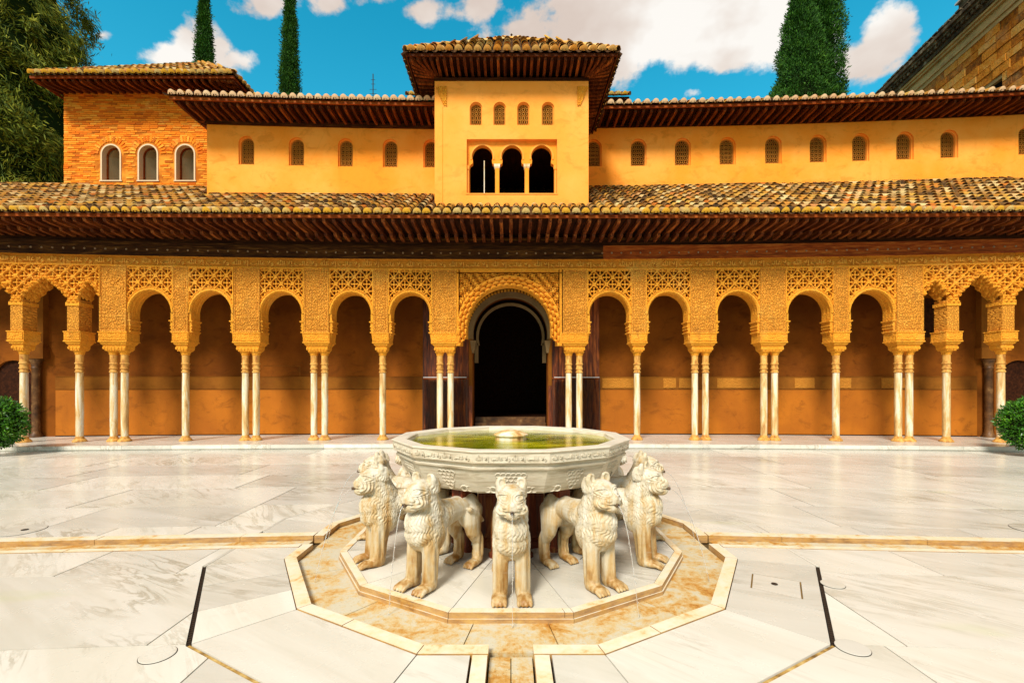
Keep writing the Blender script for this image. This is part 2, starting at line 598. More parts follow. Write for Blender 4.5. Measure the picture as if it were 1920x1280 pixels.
def plaster_fn(tint, var, amt=0.35):
    def fn(n, b):
        big = n.noise(n.P, 0.55, 7, 0.62)
        st = n.noise(n.scale(n.P, (2.2, 2.2, 0.35)), 1.2, 6, 0.65)
        sp = n.noise(n.P, 9, 6, 0.7)
        pt = n.noise(n.scale(n.P, (1, 1, 1.7)), 1.9, 8, 0.7, 0.6)
        col = n.mix(n.step(big, 0.35, 0.7), tint, var)
        col = n.mix(n.math('MULTIPLY', n.step(st, 0.55, 0.78), 0.30), col, tuple(t * 0.62 for t in tint))
        col = n.mix(n.math('MULTIPLY', n.step(pt, 0.52, 0.66), amt), col, tuple(t * 0.66 for t in tint))
        crk = n.voro(n.vmath('ADD', n.P, n.scale(n.mix(1.0, pt, pt), (.5, .5, .5))), 0.55, 'DISTANCE_TO_EDGE')
        col = n.mix(n.math('MULTIPLY', n.math('SUBTRACT', 1.0, n.step(crk, 0.0, 0.008)), amt * .3), col, tuple(t * 0.45 for t in tint))
        col = n.mix(n.math('MULTIPLY', n.step(sp, 0.66, 0.76), 0.5), col, tuple(t * 0.5 for t in tint))
        n.put(b.inputs['Normal'], n.bump(n.noise(n.P, 14, 6, 0.6), 0.25, 0.012))
        return col
    return fn


material('plaster_yellow', plaster_fn((0.93, 0.300, 0.026), (0.97, 0.385, 0.065), .45), 0.9, 0.1)
material('plaster_tower', plaster_fn((0.93, 0.340, 0.048), (0.96, 0.405, 0.085), .40), 0.9, 0.1)
material('plaster_dado', plaster_fn((0.33, 0.095, 0.006), (0.44, 0.135, 0.008), .6), 0.8, 0.2)
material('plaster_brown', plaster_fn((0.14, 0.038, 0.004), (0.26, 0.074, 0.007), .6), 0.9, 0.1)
material('plaster_band', plaster_fn((0.28, 0.10, 0.012), (0.13, 0.038, 0.005), .6), 0.9, 0.1)
material('door_stone', plaster_fn((0.26, 0.17, 0.08), (0.14, 0.085, 0.035)), 0.9, 0.1)
material('lattice_wood', plaster_fn((0.46, 0.19, 0.028), (0.34, 0.13, 0.018)), 0.9, 0.1)
material('band_carving', plaster_fn((0.46, 0.19, 0.026), (0.34, 0.13, 0.016)), 0.9, 0.1)
material('groove_stain', lambda n, b: n.mix(n.noise(n.P, 12, 5, 0.6), (0.03, 0.02, 0.01), (0.34, 0.20, 0.06)), 0.9, 0.1)
material('plate_white', lambda n, b: (0.80, 0.77, 0.69), 0.4, 0.4)
material('reveal_grey', plaster_fn((0.48, 0.39, 0.24), (0.34, 0.26, 0.14)), 0.9, 0.1)


def wood_fn(c1, c2, c3, axis=(1, 10, 10)):
    def fn(n, b):
        off = n.math('MULTIPLY', n.R, 11.0)
        cmb = n.new('ShaderNodeCombineXYZ'); n.put(cmb.inputs[0], off)
        q = n.vmath('ADD', n.scale(n.P, axis), cmb.outputs[0])
        s = n.noise(q, 1.7, 6, 0.65, 0.5)
        return n.ramp(n.math('ADD', s, n.math('MULTIPLY', n.math('SUBTRACT', n.R, 0.5), 0.15)), [(0.32, c1), (0.52, c2), (0.70, c3)])
    return fn


material('wood_dark', wood_fn((0.016, 0.004, 0.0015), (0.042, 0.011, 0.003), (0.10, 0.03, 0.007)), 0.75, 0.08)
material('wood_beam', wood_fn((0.018, 0.005, 0.0015), (0.055, 0.018, 0.004), (0.16, 0.065, 0.012)), 0.75, 0.08)
material('wood_red', wood_fn((0.12, 0.020, 0.004), (0.26, 0.050, 0.006), (0.42, 0.12, 0.02)), 0.7, 0.1)
material('wood_rafter', wood_fn((0.040, 0.008, 0.002), (0.12, 0.027, 0.005), (0.34, 0.10, 0.018), (10, 1, 10)), 0.65, 0.15)
material('wood_panel', wood_fn((0.030, 0.007, 0.003), (0.15, 0.030, 0.006), (0.50, 0.13, 0.022), (9, 9, 0.8)), 0.5, 0.3)
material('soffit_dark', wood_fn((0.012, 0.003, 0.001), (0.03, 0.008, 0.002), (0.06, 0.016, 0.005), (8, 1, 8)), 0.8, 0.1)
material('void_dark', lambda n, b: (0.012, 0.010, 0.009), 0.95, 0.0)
material('stud_metal', lambda n, b: (0.22, 0.12, 0.05), 0.35, 0.6)


def m_tile(n, b):
    r = n.math('FRACT', n.math('ADD', n.math('MULTIPLY', n.R, 5.31), n.math('MULTIPLY', n.I, 3.17)))
    col = n.ramp(r, [(0.0, (0.040, 0.022, 0.010)), (0.18, (0.16, 0.075, 0.02)), (0.34, (0.46, 0.20, 0.028)), (0.50, (0.56, 0.32, 0.055)),
                     (0.62, (0.48, 0.13, 0.014)), (0.74, (0.66, 0.50, 0.22)), (0.88, (0.34, 0.19, 0.06)), (1.0, (0.40, 0.20, 0.05))])
    d = n.noise(n.P, 9, 6, 0.7)
    col = n.mix(n.math('MULTIPLY', n.step(d, 0.52, 0.66), 0.65), col, (0.075, 0.05, 0.025))
    e = n.noise(n.P, 5, 5, 0.7, 0.4)
    col = n.mix(n.math('MULTIPLY', n.step(e, 0.60, 0.72), 0.6), col, (0.60, 0.48, 0.24))
    n.put(b.inputs['Normal'], n.bump(d, 0.3, 0.01))
    return col


material('roof_tile', m_tile, 0.85, 0.15)
material('pan_tile', lambda n, b: n.ramp(n.noise(n.P, 5, 6, 0.7), [(0.35, (0.03, 0.016, 0.008)), (0.6, (0.10, 0.045, 0.015)), (0.75, (0.22, 0.11, 0.04))]), 0.9, 0.1)
material('tile_mortar', lambda n, b: n.mix(n.step(n.math('ADD', n.math('MULTIPLY', n.R, 0.5), n.math('MULTIPLY', n.noise(n.P, 7, 5, 0.6), 0.6)), 0.45, 0.80), (0.72, 0.38, 0.035), (0.62, 0.44, 0.16)), 0.9, 0.1)
material('lime_white', lambda n, b: (0.66, 0.50, 0.33), 0.9, 0.1)
material('tile_mortar_pink', lambda n, b: n.mix(n.R, (0.66, 0.40, 0.22), (0.72, 0.52, 0.32)), 0.9, 0.1)
material('tile_clay', lambda n, b: n.mix(n.math('FRACT', n.math('MULTIPLY', n.R, 7.7)), (0.62, 0.24, 0.03), (0.66, 0.42, 0.14)), 0.85, 0.15)
material('tile_green', lambda n, b: n.ramp(n.math('FRACT', n.math('MULTIPLY', n.R, 9.1)), [(0.0, (0.02, 0.16, 0.07)), (0.45, (0.05, 0.25, 0.12)), (0.5, (0.5, 0.5, 0.36)), (1.0, (0.35, 0.40, 0.2))], 'CONSTANT'), 0.4, 0.5)


def m_brick(n, b):
    r = n.math('FRACT', n.math('ADD', n.math('MULTIPLY', n.I, 3.3), n.R))
    col = n.ramp(r, [(0.0, (0.56, 0.11, 0.008)), (0.3, (0.80, 0.20, 0.012)), (0.6, (0.86, 0.26, 0.018)), (0.85, (0.82, 0.34, 0.04)), (1.0, (0.44, 0.09, 0.008))])
    a = n.noise(n.P, 1.2, 6, 0.65)
    col = n.mix(n.math('MULTIPLY', n.step(a, 0.54, 0.70), 0.6), col, (0.84, 0.46, 0.10))
    n.put(b.inputs['Normal'], n.bump(n.noise(n.P, 12, 5, 0.6), 0.4, 0.02))
    return col


material('brick_clay', m_brick, 0.9, 0.1)
material('brick_mortar', lambda n, b: n.mix(n.step(n.noise(n.P, 2.0, 6, 0.65), 0.4, 0.65), (0.42, 0.11, 0.010), (0.76, 0.28, 0.03)), 0.95, 0.1)


def m_ashlar(n, b):
    a = n.noise(n.P, 3.0, 9, 0.78)
    c = n.noise(n.P, 0.6, 5, 0.65)
    col = n.ramp(n.math('ADD', n.math('MULTIPLY', a, 0.7), n.math('MULTIPLY', n.R, 0.3)), [(0.3, (0.16, 0.050, 0.008)), (0.42, (0.48, 0.155, 0.014)), (0.55, (0.64, 0.245, 0.026)), (0.7, (0.62, 0.36, 0.10))])
    col = n.mix(n.math('MULTIPLY', n.step(c, 0.5, 0.65), 0.25), col, (0.50, 0.36, 0.18))
    n.put(b.inputs['Normal'], n.bump(n.noise(n.P, 5, 7, 0.7), 0.9, 0.10))
    return col


material('ashlar', m_ashlar, 0.95, 0.1)
material('ashlar_moulding', lambda n, b: n.ramp(n.noise(n.scale(n.P, (1, 1, 4)), 1.3, 6, 0.65), [(0.35, (0.32, 0.22, 0.10)), (0.6, (0.52, 0.36, 0.16)), (0.75, (0.2, 0.13, 0.06))]), 0.9, 0.1)
material('weathered_stone', lambda n, b: n.ramp(n.noise(n.P, 2.3, 6, 0.7), [(0.35, (0.03, 0.022, 0.016)), (0.55, (0.10, 0.075, 0.045)), (0.72, (0.34, 0.28, 0.20))]), 0.9, 0.1)


def m_water(n, b):
    a = n.noise(n.scale(n.P, (1.5, 5, 1)), 1.3, 5, 0.6, 0.6)
    b.inputs['Roughness'].default_value = 0.04
    b.inputs['Specular IOR Level'].default_value = 0.45
    n.put(b.inputs['Normal'], n.bump(n.noise(n.scale(n.P, (8, 14, 1)), 2.2, 4, 0.6), 0.16, 0.010))
    return n.ramp(a, [(0.35, (0.05, 0.075, 0.002)), (0.5, (0.26, 0.25, 0.003)), (0.65, (0.50, 0.44, 0.006))])


material('basin_water', m_water, 0.05, 0.6)


def m_jet(n, b):
    b.inputs['Roughness'].default_value = 0.05
    b.inputs['Transmission Weight'].default_value = 0.75
    b.inputs['IOR'].default_value = 1.33
    return (0.95, 0.97, 0.98)


material('jet_water', m_jet, 0.05, 0.5)
material('bronze', lambda n, b: (0.10, 0.06, 0.03), 0.35, 0.6)
material('iron_dark', lambda n, b: (0.03, 0.018, 0.01), 0.6, 0.3)
material('gutter_gold', lambda n, b: n.ramp(n.noise(n.P, 9, 6, 0.7), [(0.35, (0.10, 0.05, 0.015)), (0.5, (0.40, 0.24, 0.06)), (0.65, (0.55, 0.40, 0.15))]), 0.7, 0.3)
material('steel', lambda n, b: (0.5, 0.5, 0.5), 0.35, 0.6)
material('ground_earth', lambda n, b: n.ramp(n.noise(n.P, 0.3, 6, 0.6), [(0.35, (0.22, 0.15, 0.07)), (0.65, (0.34, 0.25, 0.13))]), 0.95, 0.1)
material('joint_filler', lambda n, b: (0.10, 0.065, 0.03), 0.95, 0.0)


def leaf_fn(c1, c2, c3, c4):
    def fn(n, b):
        r = n.math('ADD', n.math('MULTIPLY', n.I, 0.42), n.math('ADD', -0.12, n.math('MULTIPLY', n.noise(n.P, 2.1, 4, 0.6), 0.85)))
        n.put(b.inputs['Transmission Weight'], 0.0)
        return n.ramp(r, [(0.15, c1), (0.45, c2), (0.70, c3), (0.95, c4)])
    return fn


material('cypress_leaf', leaf_fn((0.008, 0.030, 0.004), (0.018, 0.075, 0.006), (0.048, 0.15, 0.009), (0.12, 0.24, 0.015)), 0.7, 0.2)
material('creeper_leaf', leaf_fn((0.022, 0.045, 0.004), (0.085, 0.12, 0.008), (0.28, 0.28, 0.016), (0.52, 0.40, 0.06)), 0.7, 0.2)
material('orange_leaf', leaf_fn((0.010, 0.045, 0.004), (0.030, 0.13, 0.006), (0.085, 0.26, 0.010), (0.26, 0.40, 0.03)), 0.35, 0.5)
material('leaf_core', lambda n, b: (0.012, 0.022, 0.006), 0.95, 0.0)
material('bark', lambda n, b: n.mix(n.noise(n.scale(n.P, (8, 8, 1)), 2, 4, 0.6), (0.07, 0.045, 0.025), (0.16, 0.11, 0.07)), 0.9, 0.1)


def m_glass(n, b):
    b.inputs['Transmission Weight'].default_value = 1.0
    b.inputs['Roughness'].default_value = 0.0
    b.inputs['IOR'].default_value = 1.05
    return (1, 1, 1)


material('dark_stone', lambda n, b: n.ramp(n.noise(n.P, 4, 6, 0.65), [(0.35, (0.045, 0.018, 0.006)), (0.55, (0.13, 0.055, 0.016)), (0.7, (0.26, 0.14, 0.05))]), 0.5, 0.3)
material('pedestal_stone', lambda n, b: n.ramp(n.noise(n.scale(n.P, (7, 7, 1)), 1.6, 6, 0.65), [(0.35, (0.05, 0.010, 0.004)), (0.55, (0.16, 0.03, 0.008)), (0.7, (0.36, 0.14, 0.03))]), 0.6, 0.3)
material('clear_glass', m_glass, 0.0, 0.5)
M = MATS
# ------------------------------------------------------------------ ground and courtyard floor
FD = 5.2                       # distance of the fountain centre
KG = 0.0036                    # bow of the gallery front


def fb(x, y):
    """the side halves of the court are set out at a slight angle"""
    return (x, y - 0.065 * max(0.0, abs(x) - 2.3))


def ring_pt(R, deg):
    a = math.radians(deg)
    return (R * math.sin(a), FD - R * math.cos(a))


mb = MB(); mb.add([(-400, -200, -0.16), (400, -200, -0.16), (400, 900, -0.16), (-400, 900, -0.16)], [(0, 1, 2, 3)])
tag(mb.build("ground", M['ground_earth']), None, None, kind='structure')
mb = MB(); mb.add([(-20, -3, -0.10), (20, -3, -0.10), (20, 13.4, -0.10), (-20, 13.4, -0.10)], [(0, 1, 2, 3)])
court = tag(mb.build("courtyard_floor", M['joint_filler']), None, None, kind='structure')

DODEC_OUT = [ring_pt(3.022, 15 + 30 * i) for i in range(12)]
holes_front = [[(-0.26, -5), (0.26, -5), (0.26, 20), (-0.26, 20)]]


def slab(poly, holes=(), z=0.0, name="slab", mat='marble_floor', t=0.05, gap=0.0025, jit=0.0012):
    c = (sum(p[0] for p in poly) / len(poly), sum(p[1] for p in poly) / len(poly))
    q = []
    n = len(poly)
    # inset each edge by gap
    A = sum(poly[i][0] * poly[(i + 1) % n][1] - poly[(i + 1) % n][0] * poly[i][1] for i in range(n))
    if A < 0: poly = poly[::-1]
    for i in range(n):
        p0, p1, p2 = Vector(poly[i - 1]), Vector(poly[i]), Vector(poly[(i + 1) % n])
        d1 = (p1 - p0).normalized(); d2 = (p2 - p1).normalized()
        n1 = Vector((-d1.y, d1.x)); n2 = Vector((-d2.y, d2.x))
        den = max(0.3, 1 + n1.dot(n2))
        q.append(tuple(p1 + (n1 + n2) * (gap / den)))
    mb = MB()
    slab_plate(mb, q, holes, z + rnd.uniform(-jit, jit), t)
    if not mb.f: return None
    return mb.build(name, M[mat], court, loc=(c[0], c[1], 0))


def rows_of_slabs(ylist, xstart, joints, side):
    for r in range(len(ylist) - 1):
        y0, y1 = ylist[r], ylist[r + 1]
        xs = joints[r % len(joints)]
        for i in range(len(xs) - 1):
            xa, xb = xs[i], xs[i + 1]
            if side < 0: xa, xb = -xb, -xa
            pts = []
            cuts = [xa] + ([math.copysign(2.3, side)] if min(xa, xb) < math.copysign(2.3, side) < max(xa, xb) else []) + [xb]
            poly = [fb(x, y0) for x in cuts] + [fb(x, y1) for x in reversed(cuts)]
            slab(poly, [DODEC_OUT], gap=0.0050 if y0 < 6 else 0.0095)


front_rows = [4.93, 4.30, 3.08, 1.95, 0.8, -0.5]
JL = [[.25, 1.3, 2.1, 3.05, 4.1, 5.2, 6.6, 8.5, 11], [.25, 2.4, 5.2, 8.0, 11], [.25, 1.9, 3.6, 6.4, 10], [.25, 1.2, 3.6, 6, 9]]
JR = [[.25, 1.2, 2.6, 3.9, 5.1, 6.3, 8.4, 11], [.25, 2.6, 4.9, 8.0, 11], [.25, 2.45, 4.6, 7.4, 11], [.25, 1.4, 3.9, 6, 9]]
rows_of_slabs(front_rows, 0, JL, -1)
rows_of_slabs(front_rows, 0, JR, 1)
back_rows = [5.44, 5.76, 6.75, 7.95, 9.1, 10.3, 11.5, 13.3]
KL = [[.25, 1.95, 2.89, 3.75, 4.7, 5.9, 7.2, 8.6, 10.5], [.25, 2.3, 3.6, 5.6, 8.0, 10.5, 13], [.25, 1.5, 3.6, 6.2, 9.1, 12, 15],
      [.25, 2.4, 4.6, 7.7, 10.2, 13, 16], [.25, 1.8, 5.2, 8.3, 11.7, 15, 17.5], [.25, 3.1, 6.3, 9.0, 12.4, 16, 18], [.25, 2.2, 5.0, 8.2, 11.0, 14.4, 18]]
KR = [[.25, 2.1, 3.0, 4.1, 5.3, 6.6, 8.0, 10.5], [.25, 2.2, 4.0, 6.4, 8.8, 11.3, 13], [.25, 1.9, 4.3, 6.8, 9.5, 12.2, 15],
      [.25, 2.7, 5.0, 7.7, 10.8, 13.2, 16], [.25, 1.6, 4.9, 8.0, 11.4, 15, 17.5], [.25, 2.9, 5.9, 9.4, 12.1, 16, 18], [.25, 2.0, 5.3, 8.0, 11.6, 14.8, 18]]
for side, K in ((-1, KL), (1, KR)):
    for r in range(len(back_rows) - 1):
        rows_of_slabs(back_rows[r:r + 2], 0, [K[r]], side)

# apron between the drain and the kerb ring
COVER = [(2.20, 4.26), (2.535, 4.077), (2.34, 3.735), (2.025, 3.947)]
chan_side = [[(-9, 4.93), (9, 4.93), (9, 5.44), (-9, 5.44)]]
R_OUT, R_K1, R_K0 = 2.992, 2.315, 2.20
for i in range(12):
    c = 30 * i
    cuts = [0, 1 / 3, 2 / 3, 1] if c in (60, 300, 120, 240) else ([0, 1] if c in (30, 330) else [0, .5, 1])
    A0, A1 = Vector(ring_pt(R_OUT, c - 15)), Vector(ring_pt(R_OUT, c + 15))
    B0, B1 = Vector(ring_pt(R_K1, c - 15)), Vector(ring_pt(R_K1, c + 15))
    for j in range(len(cuts) - 1):
        t0, t1 = cuts[j], cuts[j + 1]
        poly = [tuple(A0.lerp(A1, t0)), tuple(A0.lerp(A1, t1)), tuple(B0.lerp(B1, t1)), tuple(B0.lerp(B1, t0))]
        hs = []
        if c in (0, 180): hs = holes_front
        if c in (90, 270): hs = chan_side
        if c == 60: hs = [COVER]
        slab(poly, hs, gap=0.004)
cc = Vector((sum(p[0] for p in COVER) / 4, sum(p[1] for p in COVER) / 4))
slab(COVER, name="drain_cover", z=-0.001, jit=0, gap=0.013)
for i in range(4):
    a_, b_ = Vector(COVER[i]), Vector(COVER[(i + 1) % 4]); d_ = (b_ - a_).normalized(); n_ = Vector((-d_.y, d_.x))
    if n_.dot(cc - a_) < 0: n_ = -n_
    m_ = (a_ + b_) / 2 + n_ * .0065
    mb = MB(); mb.obox((m_.x, m_.y, -.012), (*(d_ * ((b_ - a_).length / 2 - .012)), 0), (*(n_ * .0055), 0), (0, 0, .008))
    mb.build('hatch_groove', M['groove_stain'], court)
mb = MB(); mb.lathe(0, 0, [(0.026, -0.02), (0.026, 0.004), (0.018, 0.006)], 12); mb.build("cover_hole_disc", M['iron_dark'], court)  # dark disc stands in for the shaded handle hole of the cover
o = bpy.data.objects["cover_hole_disc"]; o.location = (2.27, 4.02, 0.0)
# drain slots and stained gutters along the sides of the large dodecagon
for i in range(12):
    c = 30 * i
    A, B = Vector(ring_pt(3.008, c - 15)), Vector(ring_pt(3.008, c + 15))
    d = (B - A).normalized(); nn = Vector((d.y, -d.x))
    mid = (A + B) / 2
    dark = c in (60, 300)
    Lh = (B - A).length * .5
    if dark:
        mb = MB()
        mb.obox((mid.x, mid.y, -0.025), (*(d * Lh), 0), (*(nn * 0.0125), 0), (0, 0, 0.012))
        for k in range(44):
            p = A.lerp(B, (k + .5) / 44)
            mb.obox((p.x, p.y, -0.010), (*(d * 0.005), 0), (*(nn * 0.012), 0), (0, 0, 0.004))
        mb.build("drain_grate", M['iron_dark'], court)
    elif c in (30, 330):
        mb = MB(); mb.obox((mid.x, mid.y, -0.025), (*(d * Lh), 0), (*(nn * 0.0120), 0), (0, 0, 0.019))
        mb.build("gutter", M['gutter_gold'], court)
    else:
        for t0, t1 in (((0, .315), (.665, 1)) if c in (90, 270) else (((0, .405), (.595, 1)) if c in (0, 180) else ((0, 1),))):
            m2 = A.lerp(B, (t0 + t1) / 2)
            mb = MB(); mb.obox((m2.x, m2.y, -0.021), (*(d * Lh * (t1 - t0) * .998), 0), (*(nn * 0.0125), 0), (0, 0, 0.020))
            mb.build("border_strip", M['marble_floor'], court)
# round floor plates
for (x, y, r) in ((2.765, 4.01, .090), (2.225, 3.04, .098), (-2.24, 2.96, .10), (-5.78, 5.50, .23), (6.25, 5.52, .25)):
    mb = MB(); mb.lathe(0, 0, [(r + .0035, 0.0005), (r + .0035, .0022), (r, .0024)], 40)
    mb2 = MB(); mb2.lathe(0, 0, [(r, 0.0026), (r, .005), (r * .96, .006)], 40)
    o = put("floor_plate", mb2.mesh("floor_plate", M['marble_floor'] if r < .2 else M['marble_floor']), court, (x, y, 0.0014))
    put("plate_rim", mb.mesh("plate_rim", M['iron_dark']), court, (x, y, 0.0012))
    if r > .2:
        mb3 = MB(); mb3.lathe(0, 0, [(.035, .0), (.035, .009)], 12)
        put("plate_handle", mb3.mesh("plate_handle", M['iron_dark']), court, (x + .05, y, 0.004))

# kerb ring: one stone per side, with openings for the four water channels
for i in range(12):
    c = 30 * i
    P = [ring_pt(R_K1, c - 15), ring_pt(R_K1, c + 15), ring_pt(R_K0, c + 15), ring_pt(R_K0, c - 15)]
    hs = []
    if c in (0, 180): hs = [[(-0.145, -5), (0.145, -5), (0.145, 20), (-0.145, 20)]]
    if c in (90, 270): hs = [[(-9, 5.02), (9, 5.02), (9, 5.30), (-9, 5.30)]]
    a, b = Vector(P[0]), Vector(P[1]); e, f = Vector(P[3]), Vector(P[2])
    for t0, t1 in ((0, .42), (.42, 1)) if i % 2 else ((0, 1),):
        slab([tuple(a.lerp(b, t0)), tuple(a.lerp(b, t1)), tuple(e.lerp(f, t1)), tuple(e.lerp(f, t0))], hs, z=0.006, name="kerb_stone", mat='kerb_marble', t=0.085, gap=0.003)
# stained basin floor round the plinth
R_P1, R_P0 = 1.79, 1.725
angs = [9, 38, 66, 95, 125, 155, 180, 205, 235, 265, 294, 322, 351]
for i in range(len(angs)):
    a0 = angs[i - 1] if i else angs[-1] - 360
    a1 = angs[i]
    def edge(R, a):
        # point on dodecagon of circumradius R at bearing a
        ap = R * math.cos(math.radians(15)); off = ((a + 15) % 30) - 15
        return ring_pt(ap / math.cos(math.radians(off)), a)
    mids = [v for v in range(-375, 400, 30) if a0 < v < a1]
    seq = [a0] + mids + [a1]
    poly = [edge(R_K0, s) for s in seq] + [edge(R_P1 - .03, s) for s in reversed(seq)]
    slab(poly, name="basin_slab", mat='stained_stone', z=-0.052, t=0.04, gap=0.004)
# channels
for (x0, x1, y0, y1) in ((-0.14, 0.14, -1.5, 0.6), (-0.14, 0.14, 0.6, 1.9), (-0.14, 0.0, 1.9, 3.035), (0.0, 0.14, 1.9, 3.035), (-.14, .14, 7.4, 10.0), (-.14, .14, 10.0, 12.5)):
    slab([(x0, y0), (x1, y0), (x1, y1), (x0, y1)], name="channel_stone", mat='stained_stone', z=-0.056, t=0.04, gap=0.003)
for s in (-1, 1):
    ys = [-1.5, 0.3, 1.5, 2.35, FD - R_K1 * math.cos(math.radians(15)) - .002]
    for y0, y1 in list(zip(ys, ys[1:])) + [(7.46, 9.0), (9.0, 11), (11, 12.55)]:
        xa, xb = sorted((s * .146, s * .247))
        slab([(xa, y0), (xb, y0), (xb, y1), (xa, y1)], name="kerb_stone", mat='kerb_marble', z=0.003, t=0.085, gap=0.003)
    xs = [2.245, 3.05, 4.6, 6.4, 8.6, 11.0]
    for xa, xb in zip(xs, xs[1:]):
        for (y0, y1, z, mt, nm, t) in ((5.30, 5.437, 0.004, 'kerb_marble', 'kerb_stone', .085), (4.933, 5.02, 0.003, 'kerb_marble', 'kerb_stone', .085), (5.02, 5.30, -0.052, 'stained_stone', 'channel_stone', .03)):
            pl = [(s * xa, y0), (s * xb, y0), (s * xb, y1), (s * xa, y1)]
            slab([fb(*p) for p in pl], name=nm, mat=mt, z=z, t=t, gap=0.0025)

# ------------------------------------------------------------------ generic roof parts
def tile_mesh(name, L=0.46, r0=0.100, r1=0.078, mat='roof_tile', n=7):
    mb = MB(); vs = []; fs = []
    for (y, r, zo) in ((0, r0, 0.035), (L, r1, 0.0)):
        for (dr) in (0, -0.014):
            for i in range(n + 1):
                a = PI * i / n
                vs.append(((r + dr) * math.cos(a), y, zo + (r + dr) * math.sin(a) * 1.05))
    m = n + 1
    for i in range(n):
        fs.append((i, i + 1, 2 * m + i + 1, 2 * m + i))
        fs.append((m + i, 3 * m + i, 3 * m + i + 1, m + i + 1))
        fs.append((i, m + i, m + i + 1, i + 1))
    mb.add(vs, fs)
    me = mb.mesh(name, M[mat]); auto_smooth(me, 50)
    return me, (vs, fs)


TILE_ME, TILE_G = tile_mesh("roof_tile_mesh")
TILE_CLAY, _ = tile_mesh("clay_tile_mesh", mat='tile_clay')
TILE_GREEN, _ = tile_mesh("green_tile_mesh", mat='tile_green')


def plug_mesh(mat, r=0.108):
    mb = MB(); n = 10
    vs = [(0, -0.002, 0.010)]
    for i in range(n + 1):
        a = PI * i / n
        vs.append((r * math.cos(a), -0.002, 0.020 + r * 1.15 * math.sin(a)))
    vs.append((0, -0.022, 0.035 + r * .5))
    fs = [(i, len(vs) - 1, i + 1) for i in range(1, n + 1)] + [(n + 1, len(vs) - 1, 0), (0, len(vs) - 1, 1)]
    mb.add(vs, fs)
    me = mb.mesh("mortar_plug_mesh", M[mat]); auto_smooth(me, 80)
    return me


PLUG_Y, PLUG_P, PLUG_C = plug_mesh('tile_mortar'), plug_mesh('tile_mortar_pink'), plug_mesh('tile_clay')


def roof_slope(parent, O, u, nrm, L, run, tan, sp=0.255, inset0=0.0, inset1=0.0, rows=None, indiv=1, bend=0.0, plug=PLUG_Y, eave_me=None, row_run=0.31, cut=None, seed=1, pans=True, zw=None):
    """cover tiles on pan tiles. O: eave corner (tile springing), u: unit along the eave, nrm: unit horizontal inward"""
    rr = random.Random(seed)
    O = Vector(O); u = Vector(u).normalized(); nh = Vector(nrm).normalized()
    d = (nh + Vector((0, 0, tan))).normalized(); w = u.cross(d)
    if w.z < 0: w = -w
    R = Matrix((u, d, w)).transposed()
    if R.determinant() < 0: R = Matrix((-u, d, w)).transposed()
    nrows = rows if rows is not None else int(run / row_run)
    stuff = MB(); pan = MB()
    ncol = int(L / sp)
    x_off = (L - (ncol - 1) * sp) / 2
    for r in range(nrows):
        for c in range(ncol):
            x = x_off + c * sp
            s = r * row_run
            if x < inset0 * s or x > L - inset1 * s: continue
            p = O + u * x + nh * s + Vector((0, 0, tan * s))
            p = Vector((p.x, p.y - bend * p.x * p.x, p.z + (zw(p.x, s) if zw else 0)))
            if cut and cut(p): continue
            jx, jr, jz = rr.uniform(-.010, .010), rr.uniform(-.05, .05), rr.uniform(0, .008)
            Rm = R @ Matrix.Rotation(jr, 3, 'Z')
            p = p + u * jx + w * jz
            if r < indiv:
                o = put("roof_tile", eave_me if (r == 0 and eave_me) else TILE_ME, parent, p, rot=Rm)
                if r == 0 and plug:
                    put("mortar_plug", plug, o, (0, 0, 0), local=True)
            else:
                stuff.add([p + Rm @ Vector(v) for v in TILE_G[0]], TILE_G[1])
    if pans:
        for c in range(ncol + 1):
            x = x_off + (c - .5) * sp
            smax = run
            if inset0 > 0: smax = min(smax, x / inset0)
            if inset1 > 0: smax = min(smax, (L - x) / inset1)
            if smax <= 0.02: continue
            vs = []
            for s in (-0.05, smax):
                for i in range(6):
                    a = PI + PI * i / 5
                    p = O + u * (x + 0.095 * math.cos(a)) + nh * s + Vector((0, 0, tan * s)) + w * (0.055 + 0.075 * math.sin(a))
                    vs.append((p.x, p.y - bend * p.x * p.x, p.z + (zw(p.x, s) if zw else 0)))
            pan.add(vs, [(i, i + 1, 7 + i, 6 + i) for i in range(5)])
        tag(pan.build("pan_tiles", M['pan_tile'], parent), None, None, kind='stuff')
    if stuff.f:
        me = stuff.mesh("cover_tiles", M['roof_tile']); auto_smooth(me, 50)
        tag(put("cover_tiles", me, parent), None, None, kind='stuff')
        # placed in world space
        o = bpy.data.objects[[k for k in WP][-1]]


def sheet(mb, x0, x1, a, b, nx=1, t=0.04):
    """sloping board from line a=(y,z) to line b=(y,z), thickness t upward"""
    vs = []; fs = []
    for i in range(nx + 1):
        x = x0 + (x1 - x0) * i / nx
        vs += [(x, a[0], a[1]), (x, b[0], b[1]), (x, b[0], b[1] + t), (x, a[0], a[1] + t)]
    for i in range(nx):
        k = 4 * i; q = k + 4
        fs += [(k, k + 1, q + 1, q), (k + 3, q + 3, q + 2, k + 2), (k, q, q + 3, k + 3), (k + 1, k + 2, q + 2, q + 1)]
    fs += [(0, 3, 2, 1), (4 * nx, 4 * nx + 1, 4 * nx + 2, 4 * nx + 3)]
    mb.add(vs, fs)


